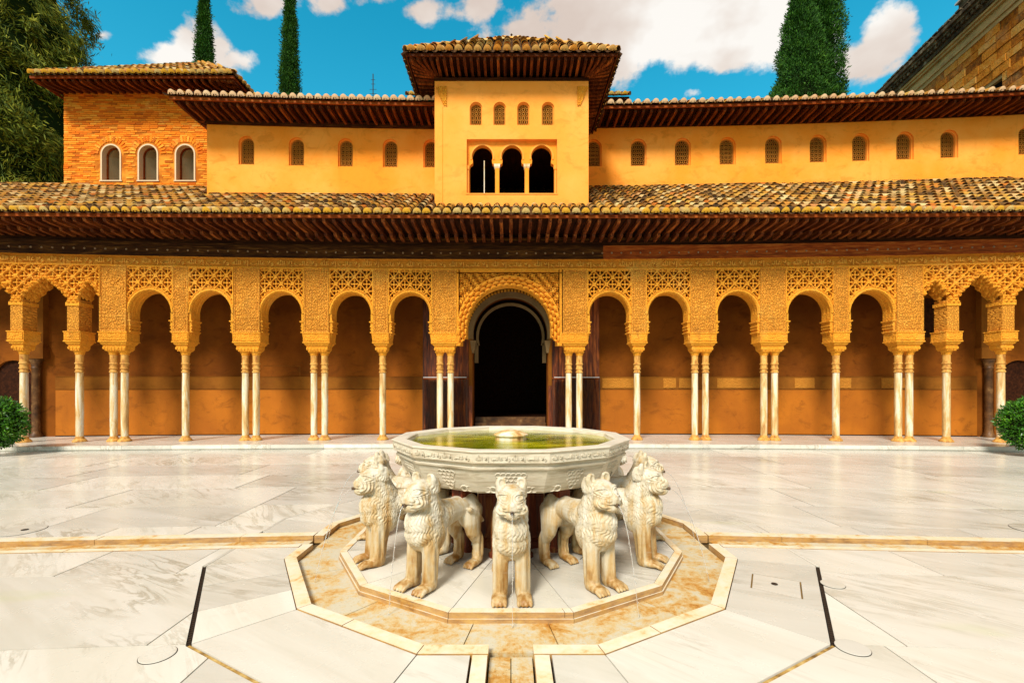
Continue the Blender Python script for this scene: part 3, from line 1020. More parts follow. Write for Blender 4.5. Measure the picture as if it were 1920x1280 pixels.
def rafter_mesh(name, L, w=0.075, h=0.11, mat='wood_rafter', dz=0.0):
    """rafter along +y from the tip (0) to the wall (L), rising dz; carved nose at the tip"""
    mb = MB()
    prof = [(0, -h * .15, -h * .0), (0.03, -h * .8, 0), (0.16, -h, 0), (L, -h + dz, dz)]
    vs = []; fs = []
    for (y, z0, z1) in prof:
        vs += [(-w / 2, y, z0), (w / 2, y, z0), (w / 2, y, z1), (-w / 2, y, z1)]
    for i in range(3):
        k = 4 * i; q = k + 4
        fs += [(k, q, q + 1, k + 1), (k + 1, q + 1, q + 2, k + 2), (k + 2, q + 2, q + 3, k + 3), (k + 3, q + 3, q, k)]
    fs += [(0, 1, 2, 3), (12, 15, 14, 13)]
    mb.add(vs, fs)
    return mb.mesh(name, M[mat])


def rafters(parent, me, p0, p1, sp, dirn, bend=0.0, fan=0.0, name="rafter"):
    """rafters with tips along p0..p1 pointing inward along dirn"""
    p0, p1 = Vector(p0), Vector(p1)
    L = (p1 - p0).length; n = int(L / sp); u = (p1 - p0) / L
    base = math.atan2(dirn[1], dirn[0]) - PI / 2
    for i in range(n + 1):
        s = (L - n * sp) / 2 + i * sp
        p = p0 + u * s
        a = base; sc = 1.0
        if fan > 0:
            e = min(s, L - s)
            if e < fan:
                turn = (1 - e / fan) * math.radians(40)
                a = base + (-turn if s < L / 2 else turn) * (1 if True else 0)
                sc = 1 / math.cos(turn)
        put(name, me, parent, (p.x, p.y - bend * p.x * p.x, p.z + rnd.uniform(-.004, .004)), rot=(0, 0, a), scale=(1, sc, 1) if sc != 1 else None)


# ------------------------------------------------------------------ the arcaded gallery
DG = 13.4
gal = thing("arcade_gallery", "long arcaded gallery with carved ochre stucco arches on slender marble columns under a tiled roof", "building", (0, DG, 0))
XW = 16.4
ZB, ZF0, ZF1 = 5.035, 5.035, 5.315
CZ = 13.6                     # column line


def pbox(name, mat, x0, x1, y0, y1, z0, z1, nx=1, parent=None, bend=KG):
    mb = MB(); mb.box(x0, x1, y0, y1, z0, z1, nx)
    return mb.build(name, M[mat], parent or gal, bend=bend)


# raised floor and its edging stones
mb = MB()
sheet(mb, -XW, XW, (12.86, 0.045), (16.0, 0.045), 40, 0.085)
mb.build("gallery_floor", M['marble_floor'], gal, bend=KG)
x = -XW
k = 0
while x < XW:
    x2 = min(XW, x + rnd.uniform(1.0, 1.5))
    mb = MB(); mb.box(x + .003, x2 - .003, 12.56, 12.855, 0.035, 0.132 + rnd.uniform(-.001, .002), 3)
    mb.box(x + .003, x2 - .003, 12.585, 12.85, 0.004, 0.032, 3)
    mb.build("step_stone", M['marble_floor'], gal, bend=KG)
    x = x2
# back wall with the doorway
def arch_poly(xc, r, zs, z0, n=24, horse=0.0, pointed=0.0, w0=None):
    """opening outline: straight sides then an arc; horse (radians) carries the arc below the springing"""
    pts = []
    w0 = r * math.cos(horse) if w0 is None else w0
    pts.append((xc - w0, z0)); pts.append((xc + w0, z0))
    for i in range(n + 1):
        a = -horse + (PI + 2 * horse) * i / n
        c, s = math.cos(a), math.sin(a)
        pts.append((xc + r * c, zs + r * s * (1 + pointed * max(0, s) ** 3)))
    out = [pts[0]]
    for p in pts[1:]:
        if math.hypot(p[0] - out[-1][0], p[1] - out[-1][1]) > 1e-4: out.append(p)
    if math.hypot(out[0][0] - out[-1][0], out[0][1] - out[-1][1]) < 1e-4: out.pop()
    return out


BW = 15.12
door = arch_poly(-.02, 1.22, 3.36, 0.6, 28, 0.12)
dz0 = z_at(792, 15.3)
door[0] = (door[0][0], 0.14); door[1] = (door[1][0], 0.14)
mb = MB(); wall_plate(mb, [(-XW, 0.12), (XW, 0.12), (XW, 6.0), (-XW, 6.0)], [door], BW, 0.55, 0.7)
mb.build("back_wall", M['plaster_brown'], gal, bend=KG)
ZD, ZBN = z_at(730, BW), z_at(707, BW)
for (xa, xb) in ((-14.05, -2.85), (2.86, 14.35)):
    pbox("dado", 'plaster_dado', xa, xb, BW - .012, BW + .02, .128, ZD, 14)
    pbox("dado_skirting", 'wood_dark', xa, xb, BW - .02, BW - .013, .129, .16, 14)
    pbox("inscribed_band", 'plaster_band', xa, xb, BW - .018, BW + .02, ZD + .012, ZBN, 14)
    pbox("band_strip", 'wood_dark', xa, xb, BW - .022, BW + .02, ZD + .001, ZD + .011, 14)
    pbox("band_strip", 'plaster_band', xa, xb, BW - .03, BW + .02, ZBN + .001, ZBN + .02, 14)
# panels of carved tiles on the band and the faint plaster squares
for xa, xb in ((2.95, 4.1), (4.9, 5.3), (5.4, 6.0), (6.6, 8.1), (9.0, 9.6), (10.2, 10.7), (11.6, 12.5)):
    fnp = lambda X, Z: (0.010 + 0.014 * (np.sin(X * 60 + 3 * np.sin(Z * 35)) * np.sin(Z * 52 + 2 * np.sin(X * 28)) > 0.1), np.ones(X.shape, bool))
    V, F = height_grid(xa, xb, ZD + .05, ZBN - .03, 0.02, fnp, 0.01)
    mb = MB(); mb.add([(v[0], v[1] + BW - .02, v[2]) for v in V], F); mb.build("carved_panel", M['band_carving'], gal, bend=KG)
# dark wooden reveals beside the door
for (xa, xb) in ((-2.84, -1.36), (1.32, 2.85)):
    n = 7
    for i in range(n):
        a = xa + (xb - xa) * i / n; b = xa + (xb - xa) * (i + 1) / n
        pbox("door_plank", 'wood_panel', a + .004, b - .004, BW - .05 - .012 * (i % 2), BW + .01, .135, 4.9)
    pbox("panel_rail", 'wood_red', xa, xb, BW - .075, BW - .055, 1.90, 1.955)
# door surround: two nested arches, jamb strips, steps, and a dark room behind
def arch_ring(mb, xc, r0, r1, zs, y0, y1, horse=0.0, n=32, pointed=0.0, w=None):
    vs = []; fs = []
    for i in range(n + 1):
        a = -horse + (PI + 2 * horse) * i / n
        c, s = math.cos(a), math.sin(a); k = 1 + pointed * max(0, s) ** 3
        for r, y in ((r0, y1), (r0, y0), (r1, y0), (r1, y1)):
            x = xc + r * c
            if w is not None: x = max(xc - w, min(xc + w, x))
            vs.append((x, y, zs + r * s * k))
    for i in range(n):
        for j in range(3):
            k = 4 * i
            fs.append((k + j, k + j + 1, k + 4 + j + 1, k + 4 + j))
    fs += [(0, 1, 2, 3), (4 * n + 3, 4 * n + 2, 4 * n + 1, 4 * n)]
    mb.add(vs, fs)


mb = MB(); arch_ring(mb, -.02, 1.20, 1.36, 3.36, BW - .09, BW + .12, 0.15, 40)
mb.build("door_arch", M['door_stone'], gal)
mb = MB()
for i in range(44):
    a = -.1 + (PI + .2) * i / 43
    mb.obox((-.02 + 1.40 * math.cos(a), BW - .07, 3.36 + 1.40 * math.sin(a)), (.035, 0, 0), (0, .05, 0), (0, 0, .035))
mb.build("arch_beading", M['stucco_plain'], gal)
mb = MB(); arch_ring(mb, -.02, 1.05, 1.13, 3.30, BW + .30, BW + .45, 0.25, 36)
for s in (-1, 1):
    mb.box(-.02 + s * 1.12 - .06, -.02 + s * 1.12 + .06, BW + .3, BW + .45, 2.45, 3.1)
mb.build("inner_door_arch", M['door_stone'], gal)
for s in (-1, 1):
    pbox("door_jamb", 'plaster_band', -.02 + s * 1.28 - .055, -.02 + s * 1.28 + .055, BW - .10, BW - .06, 1.7, 3.2, bend=0)
    pbox("door_jamb", 'wood_panel', -.02 + s * 1.28 - .055, -.02 + s * 1.28 + .055, BW - .10, BW - .06, .135, 1.69, bend=0)
    mb = MB(); mb.frustum(-.02 + s * 1.20, BW + .05, 2.75, 3.15, .03, .16, .10, .18); mb.build("door_corbel", M['door_stone'], gal)
for i in range(3):
    pbox("door_step", 'dark_stone', -1.19, 1.15, BW + .02 + .28 * i, BW + .295 + .28 * i, .135, .30 + .17 * i, bend=0)
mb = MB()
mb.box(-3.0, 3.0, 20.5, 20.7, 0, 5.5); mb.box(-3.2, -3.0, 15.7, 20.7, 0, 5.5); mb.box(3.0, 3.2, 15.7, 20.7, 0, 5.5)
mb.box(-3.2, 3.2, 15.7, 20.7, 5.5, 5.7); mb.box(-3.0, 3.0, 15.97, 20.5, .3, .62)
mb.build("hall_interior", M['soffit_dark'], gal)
# glass barriers with steel top rail beside the door
for (xa, xb) in ((-2.80, -1.42), (1.38, 2.82)):
    g = thing("glass_barrier", "clear glass barrier with steel top rail standing by the %s jamb of the dark doorway" % ("left" if xa < 0 else "right"), "barrier", ((xa + xb) / 2, 14.9, .13))
    mb = MB(); mb.box(xa, xb, 14.895, 14.905, .16, 1.95); mb.build("pane", M['clear_glass'], g)
    mb = MB(); mb.box(xa, xb, 14.885, 14.915, 1.95, 1.975); mb.build("rail", M['steel'], g)
    mb = MB(); mb.box(xa - .02, xa - .002, 14.885, 14.915, .132, 1.975); mb.build("post", M['iron_dark'], g)
    mb = MB(); mb.box(xb + .002, xb + .02, 14.885, 14.915, .132, 1.975); mb.build("post", M['iron_dark'], g)
# end pilasters on the back wall
for (px, sgn) in ((74, -1), (1847, 1)):
    xc = x_at(px, 15.0)
    pbox("pilaster", 'plaster_band', xc - .23, xc + .23, BW - .18, BW + .01, z_at(668, 15), 4.95)
    pbox("pilaster_block", 'plaster_band', xc - .28, xc + .28, BW - .24, BW + .01, z_at(675, 15), z_at(655, 15))
    mb = MB(); mb.lathe(0, 0, [(.16, .13), (.16, .19), (.11, .26), (.10, .34), (.10, 2.2), (.12, 2.24), (.10, 2.28), (.13, 2.42), (.17, 2.5)], 14)
    me = mb.mesh("pilaster_column", M['dark_stone']); auto_smooth(me)
    put("pilaster_column", me, gal, (xc, BW - .14 - KG * xc * xc, 0))
for (xa, xb) in ((-16.3, -14.5), (14.75, 16.3)):
    mb = MB(); wall_plate(mb, [(xa, .13), (xb, .13), (xb, 4.9), (xa, 4.9)], [arch_poly((xa + xb) / 2 + (.25 if xa < 0 else -.1), .52, 1.95, .14, 16)], BW - .10, .08)
    mb.build("side_doorway", M['plaster_brown'], gal, bend=KG)
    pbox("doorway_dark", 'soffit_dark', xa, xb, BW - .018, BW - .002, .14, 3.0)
pbox("niche_shade_panel", 'soffit_dark', x_at(1727, BW), x_at(1748, BW), BW - .012, BW - .001, z_at(636, BW), z_at(566, BW))  # flat near-black panel on the wall paints the shade of a small opening
pbox("wall_frame", 'plaster_band', -7.9, -6.75, BW - .006, BW + .01, 2.32, 2.34)
pbox("wall_frame", 'plaster_band', -6.77, -6.75, BW - .006, BW + .01, 1.96, 2.318)

# ---- piers, blocks, capitals, columns
ZBLK, ZCAPB = 3.20, 2.89


def arab(X, Z, s=1.0):
    a = np.sin(X * 38 * s + 2.2 * np.sin(Z * 21 * s)) * np.sin(Z * 30 * s + 2.0 * np.sin(X * 26 * s))
    b = np.sin((X + Z) * 55 * s) * np.sin((X - Z) * 55 * s)
    return a * .75 + b * .35


def make_pier(w, kind):
    """pier in local coords: x centre, y=0 front, absolute z"""
    mb = MB()
    mb.box(-w / 2, w / 2, 0.022, 0.40, ZBLK, ZB)
    def fn(X, Z):
        e = np.minimum(w / 2 - np.abs(X), np.minimum(Z - ZBLK, ZB - Z))
        h = np.where(e < 0.045, 0.030, 0.010 + 0.016 * (arab(X, Z, kind) > 0.0))
        h = np.where((e > 0.045) & (e < 0.075), 0.004, h)
        band = (np.abs(Z - 4.45) < .02) | (np.abs(Z - 3.62) < .02)
        h = np.where(band & (e > .06), 0.028, h)
        loz = np.abs(np.abs(X) / (w * .34) + np.abs(Z - 4.72) / .22 - 1) < .10
        if w > .5: h = np.where(loz, .034, h)
        return h, np.ones(X.shape, bool)
    V, F = height_grid(-w / 2, w / 2, ZBLK, ZB, 0.02, fn, -1)
    mb.add([(v[0], v[1] + .012, v[2]) for v in V], F)
    for i in (-1, 1):      # skin edges so the relief joins the body
        mb.box(i * w / 2 - .004, i * w / 2 + .004, -0.018, 0.30, ZBLK, ZB)
    me = mb.mesh("pier_mesh", M['stucco_carved'])
    return me


def make_block(w):
    mb = MB()
    hw = w / 2 + .02
    mb.box(-hw, hw, -.03, .43, ZCAPB + .055, ZBLK - .03)
    mb.box(-hw - .015, hw + .015, -.045, .445, ZBLK - .028, ZBLK)
    mb.box(-hw - .012, hw + .012, -.042, .442, ZCAPB + .02, ZCAPB + .053)
    # carved face
    fn = lambda X, Z: (0.004 + 0.014 * (arab(X, Z, 1.5) > 0), np.ones(X.shape, bool))
    V, F = height_grid(-hw + .02, hw - .02, ZCAPB + .08, ZBLK - .05, 0.02, fn, 0.004)
    mb.add([(v[0], v[1] - .032, v[2]) for v in V], F)
    return mb.mesh("impost_mesh", M['stucco_plain'])


def make_cap(w, pair):
    mb = MB()
    a = w / 2 - .005
    mb.frustum(0, .20, ZCAPB - .04, ZCAPB + .018, a - .02, .20, a + .01, .225)
    mb.frustum(0, .20, ZCAPB - .085, ZCAPB - .043, a - .055, .16, a - .025, .19)
    xs = (-.155, .155) if pair else (0,)
    # carved cushion: square above, rounding in to the necks below
    top = a - .05
    zc0 = ZCAPB - .088
    mb.frustum(0, .20, zc0 - .085, zc0, top - .012, .165, top, .17)
    mb.frustum(0, .20, zc0 - .135, zc0 - .0851, top - .045, .135, top - .012, .165)
    for x in xs:
        hw = min(top, .165)
        mb.lathe(x, .20, [(.092, ZCAPB - .33), (.106, ZCAPB - .305), (.10, ZCAPB - .285), (hw * .80, zc0 - .150), (hw * .92, zc0 - .12)], 12, flute=.08)
    n = 6 if pair else 3
    for i in range(n + 1):      # row of carved leaves and corner volutes
        xx = -top + 2 * top * i / n
        r = .034 if i in (0, n) else .024
        mb.lathe(xx * .93, .036, [(0, zc0 - .10), (r * .8, zc0 - .085), (r, zc0 - .05), (r * .8, zc0 - .02), (0, zc0 - .008)], 8, cap=False)
    for i in range(n * 2):
        xx = -top + 2 * top * (i + .5) / (n * 2)
        mb.obox((xx * .9, .055, zc0 - .115), (.012, 0, 0), (0, .014, 0), (0, 0, .018))
    return mb.mesh("capital_mesh", M['stucco_plain'])


def col_meshes():
    mb = MB()
    mb.lathe(0, 0, [(.088, .28), (.091, .6), (.092, 1.2), (.088, 2.06)], 18)
    shaft = mb.mesh("shaft_mesh", M['column_marble']); auto_smooth(shaft, 60)
    mb = MB()
    mb.lathe(0, 0, [(.088, 2.06), (.106, 2.075), (.106, 2.10), (.088, 2.115), (.088, 2.16), (.106, 2.175), (.106, 2.20), (.09, 2.215), (.09, 2.29), (.108, 2.305), (.108, 2.335), (.092, 2.35), (.092, 2.565)], 18)
    neck = mb.mesh("neck_mesh", M['column_patina']); auto_smooth(neck, 30)
    mb = MB()
    mb.lathe(0, 0, [(.165, .131), (.168, .155), (.150, .175), (.122, .215), (.104, .225), (.104, .25), (.092, .262), (.092, .28)], 18)
    base = mb.mesh("base_mesh", M['column_patina']); auto_smooth(base, 40)
    return shaft, neck, base


SHAFT, NECK, BASE = col_meshes()
piers = [  # px centre, width, pair, separation
    (31, .30, 0), (137, .30, 0), (212.5, .74, 1), (339, .42, 0), (463, .74, 1), (593.5, .71, 1), (714, .42, 0), (833, .69, 1),
    (1078, .69, 1), (1198, .42, 0), (1318, .71, 1), (1449.5, .74, 1), (1576.5, .42, 0), (1705.5, .74, 1), (1787, .30, 0), (1890.5, .30, 0)]
pm = {}
PX = []
for (px, w, pair) in piers:
    xc = x_at(px, DG)
    PX.append((xc, w))
    key = (w, pair)
    if key not in pm:
        pm[key] = (make_pier(w, 1.0 if pair else 1.25), make_block(max(w, .42)), make_cap(max(w, .42), pair))
    P, B, Cc = pm[key]
    yb = DG - KG * xc * xc
    slim = w < .4
    rz = -2 * KG * xc * .5
    if not slim:
        put("pier", P, gal, (xc, yb - .01, 0))
    else:
        pbox("pier", 'stucco_carved', xc - w / 2, xc + w / 2, DG, DG + .40, ZBLK, z_at(568, DG))
        pbox("pier_moulding", 'stucco_plain', xc - w / 2 - .025, xc + w / 2 + .025, DG - .025, DG + .42, z_at(579, DG), z_at(573, DG))
    put("impost_block", B, gal, (xc, yb, 0))
    cp = put("capital", Cc, gal, (xc, yb, 0))
    for dx in ((-.155, .155) if pair else (0,)):
        c = put("column", SHAFT, gal, (xc + dx, yb + .20, 0), rot=(0, 0, rnd.uniform(0, 6)))
        put("neck", NECK, c, local=True)
        put("base", BASE, c, local=True)

# ---- bays with pierced lozenge screens
HB = .655
ZS = 3.74; RB = .575


def sebka(X, Z, px_, pz_, phase=0.0):
    """lozenge net: returns (height, keep)"""
    u = X / px_ + phase; v = Z / pz_
    F = np.cos(2 * PI * u) + np.cos(2 * PI * v)
    G = np.cos(2 * PI * (u * 2)) * np.cos(2 * PI * (v * 2))
    net = np.abs(F + .18 * np.sin(4 * PI * u) * np.sin(4 * PI * v)) < .42
    # petals inside each cell
    fu = (u * 1.0) % 1.0; fv = v % 1.0
    r = np.sqrt(np.minimum(fu, 1 - fu) ** 2 + np.minimum(fv, 1 - fv) ** 2)
    r2 = np.sqrt((fu - .5) ** 2 + (fv - .5) ** 2)
    rr = np.minimum(r, r2)
    du = np.where(r < r2, np.minimum(fu, 1 - fu), np.abs(fu - .5)); dv = np.where(r < r2, np.minimum(fv, 1 - fv), np.abs(fv - .5))
    th = np.arctan2(dv, du)
    petal = (rr < .10) | ((np.cos(th * 4) > .35) & (rr < .30))
    h = np.where(net, .045, np.where(petal, .018, .0))
    return h, net | petal


def bay_screen(kind):
    def fn(X, Z):
        h, keep = sebka(X, Z - 4.4, (.325, .36)[kind], (.38, .40)[kind], .25 * kind)
        r = np.hypot(X, (Z - ZS) / 1.05)
        inside = (r > RB + .09) & (Z > ZS - .02)
        edge = (np.abs(X) > HB - .035) | (Z > ZB - .035)
        h = np.where(edge, .05, h)
        return h, inside & (keep | edge)
    V, F = height_grid(-HB, HB, ZS, ZB, 0.0145, fn, 0.05)
    mb = MB(); mb.add(V, F)
    return mb.mesh("screen_mesh", M['stucco_plain'])


def bay_arch():
    mb = MB(); n = 36
    prof = [(RB + .135, .02), (RB + .125, -.025), (RB + .105, -.035), (RB + .09, -.012), (RB + .075, -.045), (RB + .03, -.05), (RB + .01, -.02), (RB, .0), (RB + .012, .02), (RB + .012, .10), (RB, .12), (RB + .015, .14), (RB + .015, .26), (RB, .28), (RB, .40)]
    vs = []; fs = []
    m = len(prof)
    for i in range(n + 1):
        a = PI * i / n; c, s = math.cos(a), math.sin(a)
        for j, (r, y) in enumerate(prof):
            jj = (.006 * math.sin(i * 2.2)) if j in (4, 5) else 0
            x = max(-HB, min(HB, (r + jj) * c))
            vs.append((x, y, ZS + (r + jj) * s * 1.05))
    for i in range(n):
        for j in range(m - 1):
            k = i * m + j
            fs.append((k, k + m, k + m + 1, k + 1))
    mb.add(vs, fs)
    me = mb.mesh("arch_mesh", M['stucco_plain']); auto_smooth(me, 35)
    return me


def bay_jamb(side):
    mb = MB()
    def b(w, z0, z1, y0=-.0, y1=.40):
        xa, xb = sorted((side * w, side * HB)); mb.box(xa, xb, y0, y1, z0, z1)
    b(RB, 3.535, ZS, -.02)
    b(RB - .045, 3.50, 3.533, -.04, .42)
    b(RB - .02, 3.47, 3.498, -.02)
    n = 8
    for i in range(n):      # scalloped corbel
        t = i / n
        b(RB - .03 + .045 * abs(math.sin(t * 3 * PI)) - .02 * t, ZBLK + (3.468 - ZBLK) * t, ZBLK + (3.468 - ZBLK) * (t + 1 / n) - .001, -.01)
    for i in range(5):
        t = i / 5
        b(RB + .0 + .05 * (1 - t), ZCAPB + (ZBLK - ZCAPB) * t, ZCAPB + (ZBLK - ZCAPB) * (t + .2) - .001, .02, .38)
    return mb.mesh("jamb_mesh", M['stucco_plain'])


mb = MB()
_pts = [(-HB + .002, ZS + .12)] + [((RB + .02) * math.cos(PI - PI * i / 24), ZS + (RB + .02) * 1.05 * math.sin(PI * i / 24)) for i in range(3, 22)] + [(HB - .002, ZS + .12), (HB - .002, ZB - .005), (-HB + .002, ZB - .005)]
wall_plate(mb, _pts, [], .135, .16)
BACK = mb.mesh("screen_shade_panel_mesh", M['plaster_band'])  # panel added behind the screens; its brown stands in for shade in the holes
SCR = [bay_screen(0), bay_screen(1)]
ARCH = bay_arch(); JL_, JR_ = bay_jamb(-1), bay_jamb(1)
bays = [(237, 325), (353, 438), (485, 570), (617, 700), (728, 810), (1101, 1185), (1211, 1295), (1341, 1426), (1473, 1563), (1590, 1681)]
for i, (a, b) in enumerate(bays):
    xa, xb = x_at(a, DG), x_at(b, DG)
    xc = (xa + xb) / 2; sc = (xb - xa) / 2 / HB + .004
    yb = DG - KG * xc * xc
    rz = math.atan(-2 * KG * xc)
    kd = i % 2
    sc3 = (sc, 1, 1)
    put("arch", ARCH, gal, (xc, yb + .02, 0), rot=(0, 0, rz), scale=sc3)
    put("screen_shade_panel", BACK, gal, (xc, yb + .02, 0), rot=(0, 0, rz), scale=sc3)
    put("lozenge_screen", SCR[kd], gal, (xc, yb + .02, 0), rot=(0, 0, rz), scale=sc3)
    put("jamb", JL_, gal, (xc, yb + .02, 0), rot=(0, 0, rz), scale=sc3)
    put("jamb", JR_, gal, (xc, yb + .02, 0), rot=(0, 0, rz), scale=sc3)

# ---- great central arch
XD = x_at(954.5, DG); HD = (x_at(1053.5, DG) - x_at(855.5, DG)) / 2
ZDC, RD0, RD1 = 3.36, 1.19, 1.475


def fn_door(X, Z):
    r = np.hypot(X, Z - ZDC); th = np.arctan2(Z - ZDC, X)
    band = (r < RD1) | (Z < ZDC)
    inner = np.where(Z > ZDC, r, np.abs(X) - np.clip(3.10 - Z, 0, 1) * .75 - .03 * np.abs(np.sin(Z * 22)))
    scal = .022 * np.abs(np.sin(th * 26))
    open_ = inner < RD0 + scal
    q = np.where(Z > ZDC, r, np.abs(X)); s = np.where(Z > ZDC, th * 1.35, Z)
    k = (q - RD0) / .095
    cell = np.abs(np.sin(s * 15 + PI / 2 * (np.floor(k) % 2))) * np.abs(np.sin(k * PI))
    hb = .0 + .115 * cell ** .8
    rim = (np.abs(r - RD1) < .02) & (Z > ZDC)
    ar = arab(X, Z, 2.0)
    fine = ar > -.12
    edge = (np.abs(X) > HD - .07) | (Z > ZB - .09)
    gap = ((np.abs(np.abs(X) - (HD - .085)) < .014) | (np.abs(Z - (ZB - .10)) < .014)) & ~band
    h = np.where(band, hb, np.where(fine, .03, .0))
    h = np.where(rim, .07, h)
    h = np.where(edge & ~(band & (np.abs(X) < HD - .07)), .045 + .012 * (ar > 0), h)
    pit = band & (cell < .10) & (k > .25) & (k < 2.75) & (np.abs(np.sin(s * 15 + PI / 2 * (np.floor(k + .5) % 2))) > .5)
    keep = ~open_ & (band | fine | edge | rim) & ~gap & ~pit
    return h, keep


V, F = height_grid(-HD, HD, 2.84, ZB, 0.0165, fn_door, 0.06)
mb = MB(); mb.add([(v[0] + XD, v[1] + DG + .02, v[2]) for v in V], F)
mb.build("great_arch", M['stucco_plain'], gal)
mb = MB(); arch_ring(mb, XD, RD0 + .02, RD1, ZDC, DG + .085, DG + .42, 0, 44)
for s in (-1, 1):
    xa, xb = sorted((XD + s * (RD0 + .02), XD + s * (HD - .01)))
    mb.box(xa, xb, DG + .085, DG + .42, 3.10, ZDC)
    xa, xb = sorted((XD + s * (RD0 + .17), XD + s * (HD - .01)))
    mb.box(xa, xb, DG + .085, DG + .42, 2.86, 3.098)
me_o = mb.build("great_arch_soffit", M['stucco_plain'], gal)

# ---- stalactite arches of the end pavilions
def stal(xs, mirror):
    pass


PAVS = []
for side in (-1, 1):
    if side < 0:
        arcs = [(x_at(-48, DG), x_at(22, DG), z_at(531, DG)), (x_at(41, DG), x_at(128, DG), z_at(531, DG)), (x_at(146.5, DG), x_at(188, DG), z_at(537, DG))]
        X0, X1 = x_at(-70, DG), x_at(188, DG)
    else:
        arcs = [(x_at(1730, DG), x_at(1778, DG), z_at(535, DG)), (x_at(1796, DG), x_at(1880, DG), z_at(526, DG)), (x_at(1902, DG), x_at(1980, DG), z_at(528, DG))]
        X0, X1 = x_at(1730, DG), x_at(2000, DG)
    ZFt = z_at(573, DG)

    def zarch(X, arcs=arcs):
        out = np.full(np.shape(X), ZFt - .02)
        for (a, b, za) in arcs:
            c, hw = (a + b) / 2, (b - a) / 2
            t = np.abs(np.asarray(X) - c) / hw
            n = 7.0 if hw > .5 else 4.0
            tq = np.floor(np.clip(t, 0, .999) * n) / n
            fr = np.clip(t, 0, .999) * n % 1.0
            g = (1 - tq) ** .72
            z = ZFt + (za - ZFt) * g - .035 * np.sqrt(np.clip(1 - (2 * fr - 1) ** 2, 0, 1)) + .02
            out = np.where(t < 1, np.maximum(out, z), out)
        return out

    def fn(X, Z, arcs=arcs):
        za = zarch(X)
        d = Z - za
        h, keep = sebka(X, Z - 4.7, .36, .36, 0.0)
        kn = np.cos(2 * PI * X / .18) * np.cos(2 * PI * (Z - 4.7) / .18)
        h = np.where(keep, h + .02 * np.clip(kn, 0, 1), h)
        # scalloped stalactite courses just above the arch line
        k = d / .075
        m = .03 + .06 * np.abs(np.sin(X * 2 * PI / .24 + PI / 2 * (np.floor(k) % 2))) * np.abs(np.sin(np.clip(k, 0, 9) * PI))
        anyarch = np.zeros(X.shape, bool)
        for (a, b, zz) in arcs: anyarch |= (X > a - .03) & (X < b + .03)
        near = (d < .17)
        h = np.where(near, m, h)
        edge = (Z > ZB - .03) | (X < X0 + .03) | (X > X1 - .03)
        h = np.where(edge, .045, h)
        return h, (d > 0) & (keep | near | edge)
    V, F = height_grid(X0, X1, ZFt - .02, ZB, 0.017, fn, 0.05)
    mb = MB(); mb.add([(v[0], v[1] + DG + .02, v[2]) for v in V], F)
    mb.build("stalactite_screen", M['stucco_plain'], gal, bend=KG)
    # cells of the deep underside: small hanging prisms stepping down along each arch
    for (a, b, zz) in arcs:
        c, hw = (a + b) / 2, (b - a) / 2
        n = 14 if hw > .5 else 8
        mb = MB()
        for i in range(n):
            xa = a + (b - a) * i / n; xb = a + (b - a) * (i + 1) / n
            zc_ = float(zarch(np.array([(xa + xb) / 2]))[0])
            for j, (y0, y1, dz) in enumerate(((.06, .17, .02), (.17, .29, -.05), (.29, .42, -.02))):
                zz_ = zc_ + dz + (.02 if (i + j) % 2 else -.02)
                mb.box(xa + .004, xb - .004, DG + y0, DG + y1 - .003, zz_, zz_ + .20)
                mb.frustum((xa + xb) / 2, DG + (y0 + y1) / 2, zz_ - .07, zz_ - .001, .008, .008, (xb - xa) / 2 - .008, (y1 - y0) / 2 - .01)
        mb.build("stalactite_vault", M['stucco_plain'], gal, bend=KG)
    # solid wall above, behind the screen
    xa, xb = sorted((arcs[1][0] - .5, arcs[1][1] + .5))

# ---- inscription frieze, mouldings, beams
def arabic(text, size, extrude):
    cu = bpy.data.curves.new("inscription", 'FONT')
    cu.body = text; cu.size = size; cu.extrude = extrude; cu.resolution_u = 2
    o = bpy.data.objects.new("inscription_source", cu); COL.objects.link(o)
    dg = bpy.context.evaluated_depsgraph_get()
    me = bpy.data.meshes.new_from_object(o.evaluated_get(dg))
    bpy.data.objects.remove(o)
    me.transform(Matrix.Rotation(PI / 2, 4, 'X'))
    return me


MOTTO = "\uFDF2 \uFEFB\uFE87 \uFE90\uFEDF\uFE8E\uFECF \uFEFB\uFEED"
TXT = arabic(MOTTO, 0.17, 0.036)
co = np.empty(len(TXT.vertices) * 3); TXT.vertices.foreach_get('co', co); co = co.reshape(-1, 3)
mn, mx = co.min(0), co.max(0)
TW = 1.2
co[:, 0] = (co[:, 0] - (mn[0] + mx[0]) / 2) * TW * .93 / (mx[0] - mn[0])
co[:, 2] = (co[:, 2] - (mn[2] + mx[2]) / 2) * .205 / (mx[2] - mn[2])
TXT.vertices.foreach_set('co', co.ravel()); TXT.materials.clear(); TXT.materials.append(M['stucco_pale'])
mb = MB(); mb.box(-XW, XW, DG + .01, DG + .40, ZF0, ZF1, 60)
mb.build("frieze", M['frieze_ground'], gal, bend=KG)
for (z0, z1, y) in ((ZF0 - .012, ZF0 + .012, -.035), (ZF1 - .022, ZF1 - .001, -.045)):
    pbox("frieze_moulding", 'stucco_plain', -XW, XW, DG + y, DG + .009, z0, z1, 60)
nt = int(2 * XW / TW)
for i in range(nt):
    xc = -XW + (i + .5) * 2 * XW / nt
    tag(put("inscription", TXT, gal, (xc, DG + .002 - KG * xc * xc, (ZF0 + ZF1) / 2 - .002), rot=(0, 0, math.atan(-2 * KG * xc))), None, None, kind='stuff')
YB = 13.28
XS = x_at(1131, YB)
